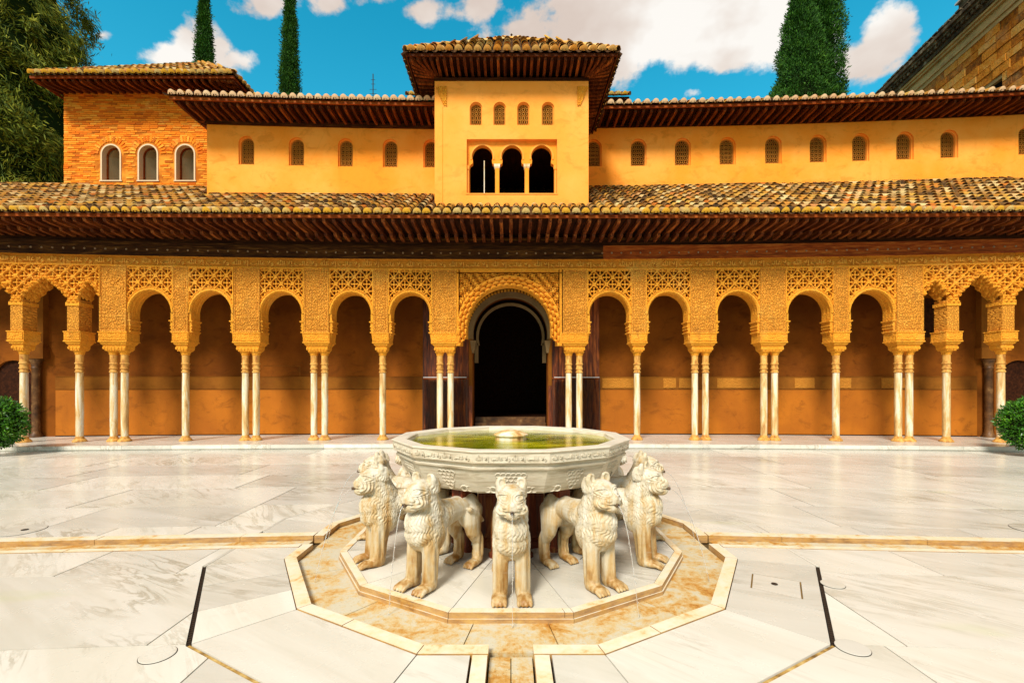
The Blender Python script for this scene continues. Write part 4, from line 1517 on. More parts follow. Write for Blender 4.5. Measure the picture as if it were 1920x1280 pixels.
for (xa, xb, mt) in ((-XW, XS, 'wood_beam'), (XS + .002, XW, 'wood_red')):
    pbox("carved_beam", mt, xa, xb, YB + .03, YB + .5, z_at(484.5, YB), z_at(466, YB), 30)
    pbox("beam_moulding", mt, xa, xb, YB, YB + .029, z_at(484.4, YB) - .02, z_at(482, YB), 30)
    pbox("beam_moulding", mt, xa, xb, YB - .01, YB + .029, z_at(466, YB), z_at(461, YB), 30)
mb = MB()
x = -XW + .1
while x < XW:
    z = (z_at(485, YB) + z_at(466, YB)) / 2 + .02
    mb.lathe(x, 0, [(.03, 0)], 3) if False else None
    vs = []; fs = []
    for (r, y) in ((.030, .0), (.024, -.014), (.010, -.022)):
        for i in range(7):
            a = 2 * PI * i / 7
            vs.append((x + r * math.cos(a), YB + .031 + y, z + r * math.sin(a)))
    for j in range(2):
        for i in range(7):
            k = (i + 1) % 7
            fs.append((j * 7 + i, (j + 1) * 7 + i, (j + 1) * 7 + k, j * 7 + k))
    fs.append(tuple(range(20, 13, -1)))
    mb.add(vs, fs)
    x += .27
tag(mb.build("beam_studs", M['stud_metal'], gal, bend=KG), None, None, kind='stuff')
pbox("upper_beam", 'wood_dark', -XW, XW, YB + .06, YB + .5, z_at(461, YB) + .001, 6.02, 30)
pbox("beam_fillet", 'wood_beam', -XW, XW, YB + .02, YB + .059, z_at(450, YB), z_at(445, YB), 30)
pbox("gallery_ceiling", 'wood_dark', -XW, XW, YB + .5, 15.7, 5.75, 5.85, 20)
ZT = 6.02                       # rafter tips
RY0, RY1 = 12.06, 13.32
RM = rafter_mesh("rafter_mesh", RY1 - RY0, .085, .12, dz=-0.02)
KE = .0009
rafters(gal, RM, (-XW, RY0, ZT), (XW, RY0, ZT), .2545, (0, 1), bend=KE)
# rear brackets below the rafters (shorter second row)
RM2 = rafter_mesh("bracket_mesh", .42, .085, .10, dz=-0.02)
rafters(gal, RM2, (-XW, 12.90, ZT - .125), (XW, 12.90, ZT - .125), .2545, (0, 1), bend=KG, name="bracket")
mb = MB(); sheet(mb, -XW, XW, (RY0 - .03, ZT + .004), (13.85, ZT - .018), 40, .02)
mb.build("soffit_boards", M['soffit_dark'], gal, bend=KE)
pbox("fascia_board", 'wood_red', -XW, XW, RY0 - .065, RY0 - .031, ZT - .012, ZT + .072, 40, bend=KE)
ZE = ZT + .085
TAN = .58
def zwarp(x, s):
    return .00030 * x * x * max(0.0, s) if x > 0 else 0.0


for (xa, xb, yt) in ((-XW - 1.2, -15.25, 15.75), (-15.249, -2.1, 16.0), (-2.099, XW + 1, 16.25)):
    vs = []; fs = []; n = 24
    for i in range(n + 1):
        x = xa + (xb - xa) * i / n
        for j in range(5):
            y = RY0 - .05 + (yt - RY0 + .05) * j / 4
            vs.append((x, y - KE * x * x, ZE - .012 + TAN * (y - RY0 + .05) + zwarp(x, y - RY0)))
    for i in range(n):
        for j in range(4):
            k = i * 5 + j
            fs.append((k, k + 5, k + 6, k + 1))
    mb = MB(); mb.add(vs, fs)
    mb.build("roof_deck", M['soffit_dark'], gal)
mb = MB(); mb.box(-XW - 1.2, -15.24, 15.50, 15.70, ZE + TAN * 3.42, ZE + TAN * 3.62 + .06, 4); mb.build("ridge_mortar", M['lime_white'], gal)


def cutroof(p):
    # tiles stop at the walls that rise through the roof
    y = p.y
    if -2.2 < p.x < 2.25: return y > 12.62
    if p.x <= -2.2: return y > (14.35 - KG * p.x ** 2 if p.x > -9.45 else 15.5)
    return y > 15.85 - .003 * p.x ** 2


roof_slope(gal, (-XW - 1.0, RY0 - .10, ZE), (1, 0, 0), (0, 1, 0), 2 * XW + 1.0, 4.5, TAN, sp=.2545, indiv=2, bend=KE, cut=cutroof, seed=4, zw=zwarp)
# ------------------------------------------------------------------ upper wings, mirador tower, brick tower
def lattice_mesh(name, r, zs_rel, h, mat='stucco_plain', p=.11):
    """arched window lattice in local coords: x centre, z from 0 (sill) to the crown, y=0 front"""
    def fn(X, Z):
        u = X / p; v = Z / p
        F = np.cos(2 * PI * u) + np.cos(2 * PI * v)
        ru = np.abs(u - np.round(u)); rv = np.abs(v - np.round(v))
        ring = np.abs(np.hypot(ru, rv) - .33) < .07
        star = (np.abs(ru - rv) < .065) & (np.hypot(ru, rv) > .33)
        keep = ring | star
        top = h - r
        rad = np.where(Z > top, np.hypot(X, Z - top), np.abs(X))
        keep = keep | (rad > r - .028) | (Z < .028)
        return np.full(X.shape, .0), keep & (rad < r)
    V, F = height_grid(-r, r, 0, h, 0.0125, fn, 0.03)
    mb = MB(); mb.add(V, F)
    return mb.mesh(name, M[mat])


def wing(name, label, D, x0, x1, z0, ztop, cents, hw, zb, zt, pw, plug_mesh_, eaveD, zeave, sp, k):
    b = thing(name, label, "building", ((x0 + x1) / 2, D, z0))
    hs = []
    cx = [x_at(p, D, k) for p in cents]
    for c in cx:
        hs.append(arch_poly(c, hw, zt - hw, zb, 14))
    mb = MB(); wall_plate(mb, [(x0, z0), (x1, z0), (x1, ztop), (x0, ztop)], hs, D, .22, .9)
    mb.build("wall", M['plaster_yellow'], b, bend=k)
    # inner order of the window: a narrower arched leaf set back, then the lattice
    hw2 = hw - .035
    hs2 = [arch_poly(c, hw2, zt - hw - .0, zb + .035, 12) for c in cx]
    mb = MB(); wall_plate(mb, [(x0 + .01, z0 + .01), (x1 - .01, z0 + .01), (x1 - .01, ztop - .01), (x0 + .01, ztop - .01)], hs2, D + .06, .12, .9)
    mb.build("window_frames", M['plaster_yellow'], b, bend=k)
    lat = lattice_mesh(name + "_lattice", hw2 - .003, 0, zt - .038 - zb - .035, mat='lattice_wood', p=pw)
    for c in cx:
        put("window_lattice", lat, b, (c, D + .10 - k * c * c, zb + .036))
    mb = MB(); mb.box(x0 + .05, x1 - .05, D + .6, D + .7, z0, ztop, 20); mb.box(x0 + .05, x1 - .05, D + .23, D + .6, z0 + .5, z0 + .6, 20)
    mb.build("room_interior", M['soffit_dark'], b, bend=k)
    return b


# right wing
DR, KR_ = 16.2, .048 / 16.2
XR0, XR1 = 2.10, 18.6
zt = z_at(262, DR); zb = z_at(313, DR)
wr = wing("upper_wing", "yellow upper wing with many arched lattice windows, right of the central tower", DR, XR0, XR1, 8.0, z_at(238, DR), [1113, 1197, 1280, 1364, 1450, 1534, 1614, 1697, 1780, 1927], .275, zb, zt, .135, PLUG_P, 15.3, 0, .27, KR_)
ZR = z_at(213, 15.3)
RMU = rafter_mesh("wing_rafter_mesh", .95, .08, .12, dz=0.0)
rafters(wr, RMU, (XR0 + .3, 15.3, ZR + .12), (XR1, 15.3, ZR + .12), .262, (0, 1), bend=KR_)
mb = MB(); sheet(mb, XR0 + .1, XR1, (15.24, ZR + .124), (16.5, ZR + .124), 20, .02); mb.build("soffit_boards", M['soffit_dark'], wr, bend=KR_)
mb = MB(); mb.box(XR0, XR1, 16.12, 16.3, z_at(238, DR) - .06, z_at(238, DR) + .06, 20); mb.build("wall_plate", M['wood_dark'], wr, bend=KR_)
mb = MB(); mb.box(XR0 + .1, XR1, 15.19, 15.235, ZR + .09, ZR + .175, 20); mb.build("fascia_board", M['wood_red'], wr, bend=KR_)
mb = MB(); sheet(mb, XR0, XR1, (15.22, ZR + .175), (18.6, ZR + .175 + .42 * 3.4), 20, .02); mb.build("roof_deck", M['soffit_dark'], wr, bend=KR_)
roof_slope(wr, (XR0 + .35, 15.14, ZR + .19), (1, 0, 0), (0, 1, 0), XR1 - XR0 - .35, 3.3, .42, sp=.292, indiv=1, bend=KR_, plug=PLUG_P, seed=8, rows=5)

# left wing
DL, KL_ = 14.6, .048 / 14.6
XL0, XL1 = x_at(388, DL, KL_), -2.08
zt = z_at(262, DL); zb = z_at(315, DL)
wl = wing("upper_wing", "yellow plastered upper wing with arched lattice windows between the brick tower and the central tower", DL, XL0, XL1, 7.2, z_at(240, DL), [462, 556, 648, 732, 808], .235, zb, zt, .12, PLUG_P, 13.75, 0, .24, KL_)
ZL = z_at(207, 13.72)
RML = rafter_mesh("short_rafter_mesh", .95, .075, .115, dz=0.0)
XLE = x_at(324, 13.75, KL_)
rafters(wl, RML, (XLE + .10, 13.72, ZL + .10), (XL1 + .1, 13.72, ZL + .10), .235, (0, 1), bend=KL_)
mb = MB(); sheet(mb, XLE + .02, XL1, (13.66, ZL + .104), (14.9, ZL + .104), 14, .02); mb.build("soffit_boards", M['soffit_dark'], wl, bend=KL_)
mb = MB(); mb.box(XLE + .02, XLE + .06, 13.66, 16.9, ZL + .07, ZL + .15); mb.build("verge_board", M['wood_red'], wl, bend=KL_)
rafters(wl, rafter_mesh("side_rafter_mesh", .75, .075, .115), (XLE + .07, 16.5, ZL + .10), (XLE + .07, 14.6, ZL + .10), .235, (1, 0), bend=KL_, name="side_rafter")
mb = MB(); mb.box(XL0 - .02, XL1, 14.53, 14.7, z_at(240, DL) - .05, z_at(240, DL) + .10, 14); mb.build("wall_plate", M['wood_dark'], wl, bend=KL_)
mb = MB(); mb.box(XL0, XL0 + .25, 14.83, 17.2, 7.2, z_at(240, DL)); mb.build("side_wall", M['plaster_yellow'], wl, bend=KL_)
mb = MB(); mb.box(XLE, XL1, 13.60, 13.655, ZL + .07, ZL + .155, 14); mb.build("fascia_board", M['wood_red'], wl, bend=KL_)
mb = MB(); sheet(mb, XLE, XL1, (13.64, ZL + .155), (17.0, ZL + .155 + .42 * 3.36), 14, .02); mb.build("roof_deck", M['soffit_dark'], wl, bend=KL_)
roof_slope(wl, (XLE - .03, 13.56, ZL + .165), (1, 0, 0), (0, 1, 0), XL1 - XLE + .05, 3.3, .42, sp=.240, indiv=1, bend=KL_, plug=PLUG_P, seed=9, rows=5)

# ---- central mirador tower
DT = 13.0
tw = thing("mirador_tower", "central yellow tower with three dark horseshoe openings under four small lattice windows and deep eaves", "tower", (0, DT, 6.3))
TX0, TX1 = (815 - CX) / F_PX * DT, (1103.5 - CX) / F_PX * DT
TZ0, TZ1 = 6.2, z_at(149, DT)
wc = [(p - CX) / F_PX * DT for p in (892.5, 937, 981.5, 1027.5)]
zt4, zb4 = z_at(191, DT), z_at(234.5, DT)
hs = [arch_poly(c, .175, zt4 - .175, zb4, 12) for c in wc]
rx0, rx1, rz0, rz1 = (875 - CX) / F_PX * DT, (1044.5 - CX) / F_PX * DT, z_at(362.5, DT), z_at(261, DT)
hs.append([(rx0, rz0), (rx1, rz0), (rx1, rz1), (rx0, rz1)])
mb = MB(); wall_plate(mb, [(TX0, TZ0), (TX1, TZ0), (TX1, TZ1), (TX0, TZ1)], hs, DT, .30, .8)
mb.build("wall", M['plaster_tower'], tw)
latT = lattice_mesh("tower_lattice", .150, 0, zt4 - zb4 - .04, mat='lattice_wood', p=.115)
hs4 = [arch_poly(c, .152, zt4 - .18, zb4 + .02, 12) for c in wc]
mb = MB(); wall_plate(mb, [(TX0 + .5, zb4 - .2), (TX1 - .5, zb4 - .2), (TX1 - .5, zt4 + .2), (TX0 + .5, zt4 + .2)], hs4, DT + .055, .1, .8)
mb.build("window_frames", M['plaster_tower'], tw)
for c in wc:
    put("window_lattice", latT, tw, (c, DT + .10, zb4 + .021))
mb = MB()
mb.box(TX0, TX0 + .3, DT + .302, DT + 4.0, TZ0, TZ1); mb.box(TX1 - .3, TX1, DT + .302, DT + 4.0, TZ0, TZ1)
mb.box(TX0 + .3, TX1 - .3, DT + 3.7, DT + 4.0, TZ0, TZ1)
mb.build("side_walls", M['plaster_tower'], tw)
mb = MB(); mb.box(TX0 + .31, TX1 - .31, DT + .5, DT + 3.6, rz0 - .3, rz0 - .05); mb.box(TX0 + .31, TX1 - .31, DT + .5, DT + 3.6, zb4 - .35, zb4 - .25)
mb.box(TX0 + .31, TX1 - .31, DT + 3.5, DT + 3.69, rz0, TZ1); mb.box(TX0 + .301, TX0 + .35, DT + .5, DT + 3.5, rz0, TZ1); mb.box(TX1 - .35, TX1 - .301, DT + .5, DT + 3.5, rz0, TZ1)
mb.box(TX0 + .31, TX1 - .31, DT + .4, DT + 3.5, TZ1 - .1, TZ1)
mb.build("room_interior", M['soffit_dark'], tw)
# recessed arcade with three horseshoe openings
Dq = DT + .13
ac = [(p - CX) / F_PX * Dq for p in (904.5, 960, 1015.5)]
zcap = z_at(311, Dq)
hs = []
for c in ac:
    hs.append(arch_poly(c, .285, z_at(291, Dq), rz0 + .001, 20, .55, w0=.355))
hh = []
for c in ac:
    p = [(c - .36, rz0 - .0), (c + .36, rz0 - .0), (c + .36, zcap - .04), (c + .335, zcap + .03), (c + .275, zcap + .07)]
    n = 18
    zc_ = z_at(294, Dq)
    for i in range(n + 1):
        a = -.38 + (PI + .76) * i / n
        p.append((c + .288 * math.cos(a), zc_ + .318 * math.sin(a) if math.sin(a) > 0 else zc_ + .288 * math.sin(a)))
    p += [(c - .275, zcap + .07), (c - .335, zcap + .03), (c - .36, zcap - .04)]
    hh.append(p)
mb = MB(); wall_plate(mb, [(rx0 - .05, rz0 + .02), (rx1 + .05, rz0 + .02), (rx1 + .05, rz1 + .05), (rx0 - .05, rz1 + .05)], hh, Dq, .16, .8)
mb.build("arcade_panel", M['plaster_yellow'], tw)
for c in ac:
    mb = MB(); arch_ring(mb, c, .30, .345, z_at(294, Dq), Dq - .018, Dq - .001, .25, 20, .06)
    mb.build("arch_band", M['plaster_tower'], tw)
for px in (931.8, 987.6):
    xc = (px - CX) / F_PX * Dq
    c = put("small_column", (lambda m: (m.lathe(0, 0, [(.058, rz0 + .02), (.058, rz0 + .05), (.045, rz0 + .06), (.045, zcap - .32), (.058, zcap - .31), (.058, zcap - .28), (.045, zcap - .27)], 12), m.mesh("small_column", M['column_marble']))[1])(MB()), tw, (xc, Dq + .07, 0))
    mb = MB(); mb.lathe(0, 0, [(.045, zcap - .269), (.056, zcap - .25), (.05, zcap - .16), (.060, zcap - .15), (.060, zcap - .12), (.05, zcap - .11)], 12)
    put("neck", mb.mesh("small_neck", M['column_patina']), c, local=True)
    mb = MB(); mb.frustum(0, 0, zcap - .11, zcap - .03, .05, .05, .085, .085); mb.box(-.085, .085, -.085, .085, zcap - .029, zcap + .05)
    put("capital", mb.mesh("small_capital", M['column_marble']), c, local=True)
for px in (877.5, 1041.5):
    xc = (px - CX) / F_PX * Dq
    mb = MB(); mb.lathe(0, 0, [(.035, rz0 + .02), (.035, zcap - .15), (.055, zcap - .12), (.06, zcap - .02)], 8)
    put("half_column", mb.mesh("half_column", M['plaster_tower']), tw, (xc, Dq - .03, 0))
mb = MB(); mb.box((907 - CX) / F_PX * 13.3, (908.6 - CX) / F_PX * 13.3, 13.34, 13.36, rz0 - .02, z_at(300, 13.3)); mb.build("glazing_bar", M['column_marble'], tw)
mb = MB(); mb.box(rx0 - .02, rx1 + .02, DT - .015, DT + .12, rz0 - .03, rz0 - .001); mb.build("sill", M['plaster_tower'], tw)
# carved brackets at the upper corners and a faint vertical seam
for (pa, pb, s) in ((817.5, 838, 1), (1082, 1102.5, -1)):
    a, b = (pa - CX) / F_PX * DT, (pb - CX) / F_PX * DT
    za, zb_ = z_at(199, DT), z_at(163, DT)
    def fn(X, Z, a=a, b=b, s=s, za=za, zb_=zb_):
        t = (X - a) / (b - a); t = t if s > 0 else 1 - t
        v = (zb_ - Z) / (zb_ - za)
        q = np.abs(t * 0 + (t - .0) - v * .9 + .1)
        body = ((1 - v) > (1 - t) * .9 - .25) | (v < .12) | (t > .88)
        body = body & ((v < .14) | (t > v * .75 - .05))
        return np.where(arab(X, Z, 1.5) > 0, .025, .008), body
    V, F = height_grid(a, b, za, zb_, .013, fn, .0)
    mb = MB(); mb.add([(v[0], v[1] + DT - .004, v[2]) for v in V], F); mb.build("corner_bracket", M['stucco_plain'], tw)
mb = MB(); mb.box(TX0 + .21, TX0 + .225, DT - .012, DT - .001, TZ0, z_at(200, DT)); mb.build("wall_seam", M['plaster_yellow'], tw)
mb = MB(); mb.box(TX0 - .01, TX1 + .01, DT - .03, DT + .02, TZ1 - .05, TZ1 + .03); mb.build("wall_plate", M['wood_dark'], tw)
# eaves: corners of the square roof
TE = .64
ex0, ex1, ey0, ey1 = TX0 - TE, TX1 + TE, DT - TE, DT + 4.0 + TE
ZTE = z_at(112, ey0)
RMT = rafter_mesh("tower_rafter_mesh", TE + .12, .07, .12, dz=-.02)
rafters(tw, RMT, (ex0 + .06, ey0 + .04, ZTE + .12), (ex1 - .06, ey0 + .04, ZTE + .12), .180, (0, 1), fan=.72)
rafters(tw, RMT, (ex0 + .04, ey1 - .06, ZTE + .12), (ex0 + .04, ey0 + .06, ZTE + .12), .180, (1, 0), fan=.72)
rafters(tw, RMT, (ex1 - .04, ey0 + .06, ZTE + .12), (ex1 - .04, ey1 - .06, ZTE + .12), .180, (-1, 0), fan=.72)
mb = MB(); mb.box(ex0, ex1, ey0, ey1, ZTE + .125, ZTE + .145); mb.build("soffit_boards", M['soffit_dark'], tw)
mb = MB()
mb.box(ex0 - .03, ex1 + .03, ey0 - .03, ey0 + .005, ZTE + .08, ZTE + .15); mb.box(ex0 - .03, ex0 + .005, ey0 + .006, ey1, ZTE + .08, ZTE + .15)
mb.box(ex1 - .005, ex1 + .03, ey0 + .006, ey1, ZTE + .08, ZTE + .15)
mb.build("fascia_board", M['wood_rafter'], tw)
zE = ZTE + .165
apex = ((ex0 + ex1) / 2, (ey0 + ey1) / 2, z_at(78, (ey0 + ey1) / 2))
tan_f = (apex[2] - zE) / (apex[1] - ey0); tan_s = (apex[2] - zE) / (apex[0] - ex0)
mb = MB()
mb.add([(ex0, ey0, zE), (ex1, ey0, zE), (ex1, ey1, zE), (ex0, ey1, zE), apex], [(0, 1, 4), (1, 2, 4), (2, 3, 4), (3, 0, 4), (3, 2, 1, 0)])
mb.build("roof_deck", M['soffit_dark'], tw)
wT, dT = ex1 - ex0, ey1 - ey0
roof_slope(tw, (ex0 - .05, ey0 - .08, zE), (1, 0, 0), (0, 1, 0), wT + .1, dT / 2, tan_f, sp=.252, inset0=wT / dT, inset1=wT / dT, indiv=1, plug=PLUG_C, eave_me=TILE_CLAY, seed=11)
roof_slope(tw, (ex0 - .08, ey1, zE), (0, -1, 0), (1, 0, 0), dT, wT / 2, tan_s, sp=.252, inset0=dT / wT, inset1=dT / wT, indiv=1, plug=PLUG_Y, seed=12)
roof_slope(tw, (ex1 + .08, ey0, zE), (0, 1, 0), (-1, 0, 0), dT, wT / 2, tan_s, sp=.252, inset0=dT / wT, inset1=dT / wT, indiv=1, plug=PLUG_Y, seed=13)


def hip_tiles(parent, a, b, mats, n=None):
    a, b = Vector(a), Vector(b); L = (b - a).length; n = n or int(L / .36)
    d = (b - a).normalized(); side = d.cross(Vector((0, 0, 1))).normalized(); w = side.cross(d)
    R = Matrix((side, d, w)).transposed()
    for i in range(n):
        put("hip_tile", mats[i % len(mats)], parent, a + d * (i * L / n) + w * .05, rot=R)


for (cx_, cy_) in ((ex0, ey0), (ex1, ey0)):
    hip_tiles(tw, (cx_, cy_, zE), apex, [TILE_ME, TILE_CLAY])
mb = MB(); mb.tube([(apex[0], apex[1], apex[2]), (apex[0], apex[1], apex[2] + .18)], .012, 6); mb.lathe(apex[0], apex[1], [(.02, apex[2] + .18), (.04, apex[2] + .21), (.01, apex[2] + .25)], 8)
mb.build("finial", M['iron_dark'], tw)

# ---- brick tower on the left
DBk = 15.9
bk = thing("brick_tower", "orange brick tower with three white framed arched windows under a hipped tile roof", "tower", (-12.4, DBk, 6))
BX0, BX1 = (120 - CX) / F_PX * DBk, (426 - CX) / F_PX * DBk
BZ0, BZ1 = 7.5, z_at(168, DBk)
wcs = [(p - CX) / F_PX * DBk for p in (208.5, 278, 347.5)]
wzt, wzb = z_at(271, DBk), z_at(338, DBk)
hsb = [arch_poly(c, .335, wzt - .335, wzb, 16) for c in wcs]
mb = MB(); wall_plate(mb, [(BX0, BZ0), (BX1, BZ0), (BX1, BZ1), (BX0, BZ1)], hsb, DBk, .35, 1.5)
mb.box(BX0, BX0 + .35, DBk + .352, DBk + 6, BZ0, BZ1); mb.box(BX1 - .35, BX1, DBk + .352, DBk + 6, BZ0, BZ1)
mb.build("wall", M['brick_mortar'], bk)
mb = MB()
z = BZ0 + .02; row = 0
while z < BZ1 - .06:
    hgt = .049
    x = BX0 - (.14 if row % 2 else 0) + rnd.uniform(-.03, .03)
    while x < BX1:
        L = .27 + rnd.uniform(-.03, .03)
        xa, xb = max(x, BX0 + .002), min(x + L - .014, BX1 - .002)
        ok = xb - xa > .03 and rnd.random() > .07
        for c in wcs:
            q = wzt - .335
            zc_ = z + hgt / 2
            hw = .40 if zc_ < q else math.sqrt(max(0, .42 ** 2 - (zc_ - q) ** 2))
            if zc_ > wzb - .06 and hw > 0 and xb > c - hw and xa < c + hw: ok = False
        if ok:
            pr = rnd.uniform(.004, .022)
            dz = rnd.uniform(-.006, .006)
            vs = [(xa, DBk - pr, z + dz), (xb, DBk - pr, z + dz), (xb, DBk - pr, z + hgt + dz), (xa, DBk - pr, z + hgt + dz),
                  (xa, DBk + .01, z + dz), (xb, DBk + .01, z + dz), (xb, DBk + .01, z + hgt + dz), (xa, DBk + .01, z + hgt + dz)]
            mb.add(vs, [(0, 1, 2, 3), (4, 5, 1, 0), (3, 2, 6, 7), (0, 3, 7, 4), (1, 5, 6, 2)])
        x += L
    z += .068; row += 1
for c in wcs:                       # fan of thin bricks over each window
    q = wzt - .335
    for i in range(15):
        a = PI * (i + .5) / 15
        cx_, cz_ = c + .52 * math.cos(a), q + .52 * math.sin(a)
        mb.obox((cx_, DBk - .008, cz_), (.095 * math.cos(a), 0, .095 * math.sin(a)), (-.034 * math.sin(a), 0, .034 * math.cos(a)), (0, .016, 0))
tag(mb.build("brickwork", M['brick_clay'], bk), None, None, kind='stuff')
for c in wcs:
    q = wzt - .335
    mb = MB(); arch_ring(mb, c, .300, .350, q, DBk - .022, DBk + .30, 0, 20)
    for s in (-1, 1):
        xa, xb = sorted((c + s * .300, c + s * .350)); mb.box(xa, xb, DBk - .022, DBk + .30, wzb - .005, q)
    mb.box(c - .38, c + .38, DBk - .03, DBk + .32, wzb - .045, wzb - .006)
    fr = mb.build("window_frame", M['lime_white'], bk)
    mb = MB()
    for s in (-1, 1):
        xa, xb = sorted((c + s * .275, c + s * .299)); mb.box(xa, xb, DBk + .16, DBk + .22, wzb - .004, q)
    arch_ring(mb, c, .275, .299, q, DBk + .16, DBk + .22, 0, 18)
    put("casement", mb.mesh("casement", M['wood_red']), fr)
    mb = MB()                       # grey vaulted reveal: splayed left cheek and shadowed opening at right
    vs = []; fs = []
    n = 14
    for i in range(n + 1):
        a = PI - PI * .62 * i / n
        vs += [(c + .262 * math.cos(a), DBk + .222, q + .262 * math.sin(a)), (c + .25 * math.cos(a) + .12, DBk + .95, q + .25 * math.sin(a) - .05)]
    for i in range(n): fs.append((2 * i, 2 * i + 1, 2 * i + 3, 2 * i + 2))
    mb.add(vs, fs)
    mb.add([(c - .262, DBk + .222, wzb), (c - .262, DBk + .222, q), (c + .16, DBk + .95, q), (c + .16, DBk + .95, wzb)], [(0, 1, 2, 3)])
    mb.add([(c - .262, DBk + .222, q), (c + .16, DBk + .95, q), (c + .16, DBk + .95, q + .3), (c - .1, DBk + .222, q + .26)], [(0, 1, 2, 3)])
    put("window_reveal", mb.mesh("window_reveal", M['reveal_grey']), bk)
mb = MB(); mb.box(BX0 + .4, BX1 - .4, DBk + 1.2, DBk + 1.4, BZ0, BZ1); mb.build("room_interior", M['soffit_dark'], bk)
BE = .92
bx0, bx1, by0, by1 = (59 - CX) / F_PX * (DBk - BE), (437 - CX) / F_PX * (DBk - BE), DBk - BE, DBk + 6.0 + BE
ZBE = z_at(152, by0)
RMB = rafter_mesh("brick_tower_rafter_mesh", BE + .05, .08, .12, dz=.16)
rafters(bk, RMB, (bx0 + .05, by0 + .03, ZBE + .12), (bx1 - .05, by0 + .03, ZBE + .12), .245, (0, 1))
rafters(bk, RMB, (bx1 - .03, by0 + .1, ZBE + .12), (bx1 - .03, by1 - .1, ZBE + .12), .245, (-1, 0))
mb = MB(); sheet(mb, bx0, bx1, (by0, ZBE + .124), (DBk + .2, ZBE + .32), 1, .02); mb.build("soffit_boards", M['soffit_dark'], bk)
mb = MB(); mb.add([(bx1, by0, ZBE + .124), (bx1, by1, ZBE + .124), (BX1 - .1, by1, ZBE + .3), (BX1 - .1, by0 + .9, ZBE + .3)], [(0, 1, 2, 3)]); mb.build("side_soffit", M['soffit_dark'], bk)
mb = MB(); mb.box(BX0 - .03, BX1 + .03, DBk - .05, DBk + .05, BZ1 - .04, BZ1 + .08); mb.build("wall_plate", M['wood_dark'], bk)
mb = MB(); mb.box(bx0 - .03, bx1 + .03, by0 - .035, by0 - .002, ZBE + .07, ZBE + .15); mb.box(bx1 + .002, bx1 + .035, by0, by1, ZBE + .07, ZBE + .15); mb.box(bx0 - .035, bx0 - .002, by0, by1, ZBE + .07, ZBE + .15)
mb.build("fascia_board", M['wood_red'], bk)
zE = ZBE + .165
rt = .77
half = (bx1 - bx0) / 2
apx = ((bx0 + bx1) / 2 , by0 + half, zE + rt * half)
apx2 = (apx[0], by1 - half, apx[2])
mb = MB(); mb.add([(bx0, by0, zE), (bx1, by0, zE), (bx1, by1, zE), (bx0, by1, zE), apx, apx2], [(0, 1, 4), (1, 2, 5, 4), (2, 3, 5), (3, 0, 4, 5)])
mb.build("roof_deck", M['soffit_dark'], bk)
roof_slope(bk, (bx0 - .04, by0 - .08, zE), (1, 0, 0), (0, 1, 0), bx1 - bx0 + .08, half, rt, sp=.225, inset0=1, inset1=1, indiv=1, plug=PLUG_Y, seed=21)
roof_slope(bk, (bx1 + .08, by0, zE), (0, 1, 0), (-1, 0, 0), by1 - by0, half, rt, sp=.225, inset0=1, inset1=1, indiv=1, plug=PLUG_Y, seed=22)
hip_tiles(bk, (bx0, by0, zE), apx, [TILE_GREEN], 26)
hip_tiles(bk, (bx1, by0, zE), apx, [TILE_ME], 14)

# ---- roof lantern behind the central tower
ln = thing("roof_lantern", "low square roof lantern with tiled hipped roof mostly hidden behind the central tower", "roof lantern", (.2, 21, 9))
l0, l1, ly0, ly1 = (763 - CX) / F_PX * 19, (1180 - CX) / F_PX * 19, 19.0, 26.0
zl = z_at(186, 19)
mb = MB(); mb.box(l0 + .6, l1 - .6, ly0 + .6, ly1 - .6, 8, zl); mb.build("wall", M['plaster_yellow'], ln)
mb = MB(); mb.box(l0, l1, ly0, ly1, zl + .001, zl + .10)
ap = ((l0 + l1) / 2, (ly0 + ly1) / 2, zl + .62 * (ly1 - ly0) / 2)
mb.add([(l0, ly0, zl + .10), (l1, ly0, zl + .10), (l1, ly1, zl + .10), (l0, ly1, zl + .10), ap], [(0, 1, 4), (1, 2, 4), (2, 3, 4), (3, 0, 4)])
mb.build("roof", M['soffit_dark'], ln)
g = (l1 - l0) / (ly1 - ly0)
roof_slope(ln, (l0 - .03, ly0 - .08, zl + .12), (1, 0, 0), (0, 1, 0), l1 - l0 + .06, 3.5, .62, sp=.27, inset0=g, inset1=g, indiv=1, plug=PLUG_Y, seed=31, rows=6)
hip_tiles(ln, (l0, ly0, zl + .12), ap, [TILE_ME]); hip_tiles(ln, (l1, ly0, zl + .12), ap, [TILE_ME])

an = thing("antenna", "thin metal antenna mast rising above the tiled roof left of the central tower", "antenna", ((699 - CX) / F_PX * 22, 22, 9))
ax = (699.5 - CX) / F_PX * 22
mb = MB(); mb.tube([(ax, 22, 9), (ax, 22, z_at(139, 22))], .022, 6); mb.build("mast", M['iron_dark'], an)
for py in (150, 158, 168, 176):
    mb = MB(); w_ = .10 if py < 165 else .16; mb.tube([(ax - w_, 22, z_at(py, 22)), (ax + w_, 22, z_at(py, 22))], .010, 5); mb.build("crossbar", M['iron_dark'], an)

# ---- stone palace at the upper right
pal = thing("stone_palace", "tall weathered palace of rough golden stone blocks with a heavy dark cornice", "building", (24, 26, 0))
Pd = Vector((.1549, .9879, 0)); Po = Vector((19.2 + .1569 * 10, 10, 0)); Pn = Vector((-Pd.y, Pd.x, 0))   # outward normal towards the court


def pal_pt(t, out, z): return Po + Pd * t + Pn * out + Vector((0, 0, z))


def pal_box(name, mat, t0, t1, o0, o1, z0, z1):
    mb = MB()
    c = pal_pt((t0 + t1) / 2, (o0 + o1) / 2, (z0 + z1) / 2)
    mb.obox(c, Pd * (t1 - t0) / 2, Pn * (o1 - o0) / 2, (0, 0, (z1 - z0) / 2))
    return mb.build(name, M[mat], pal)


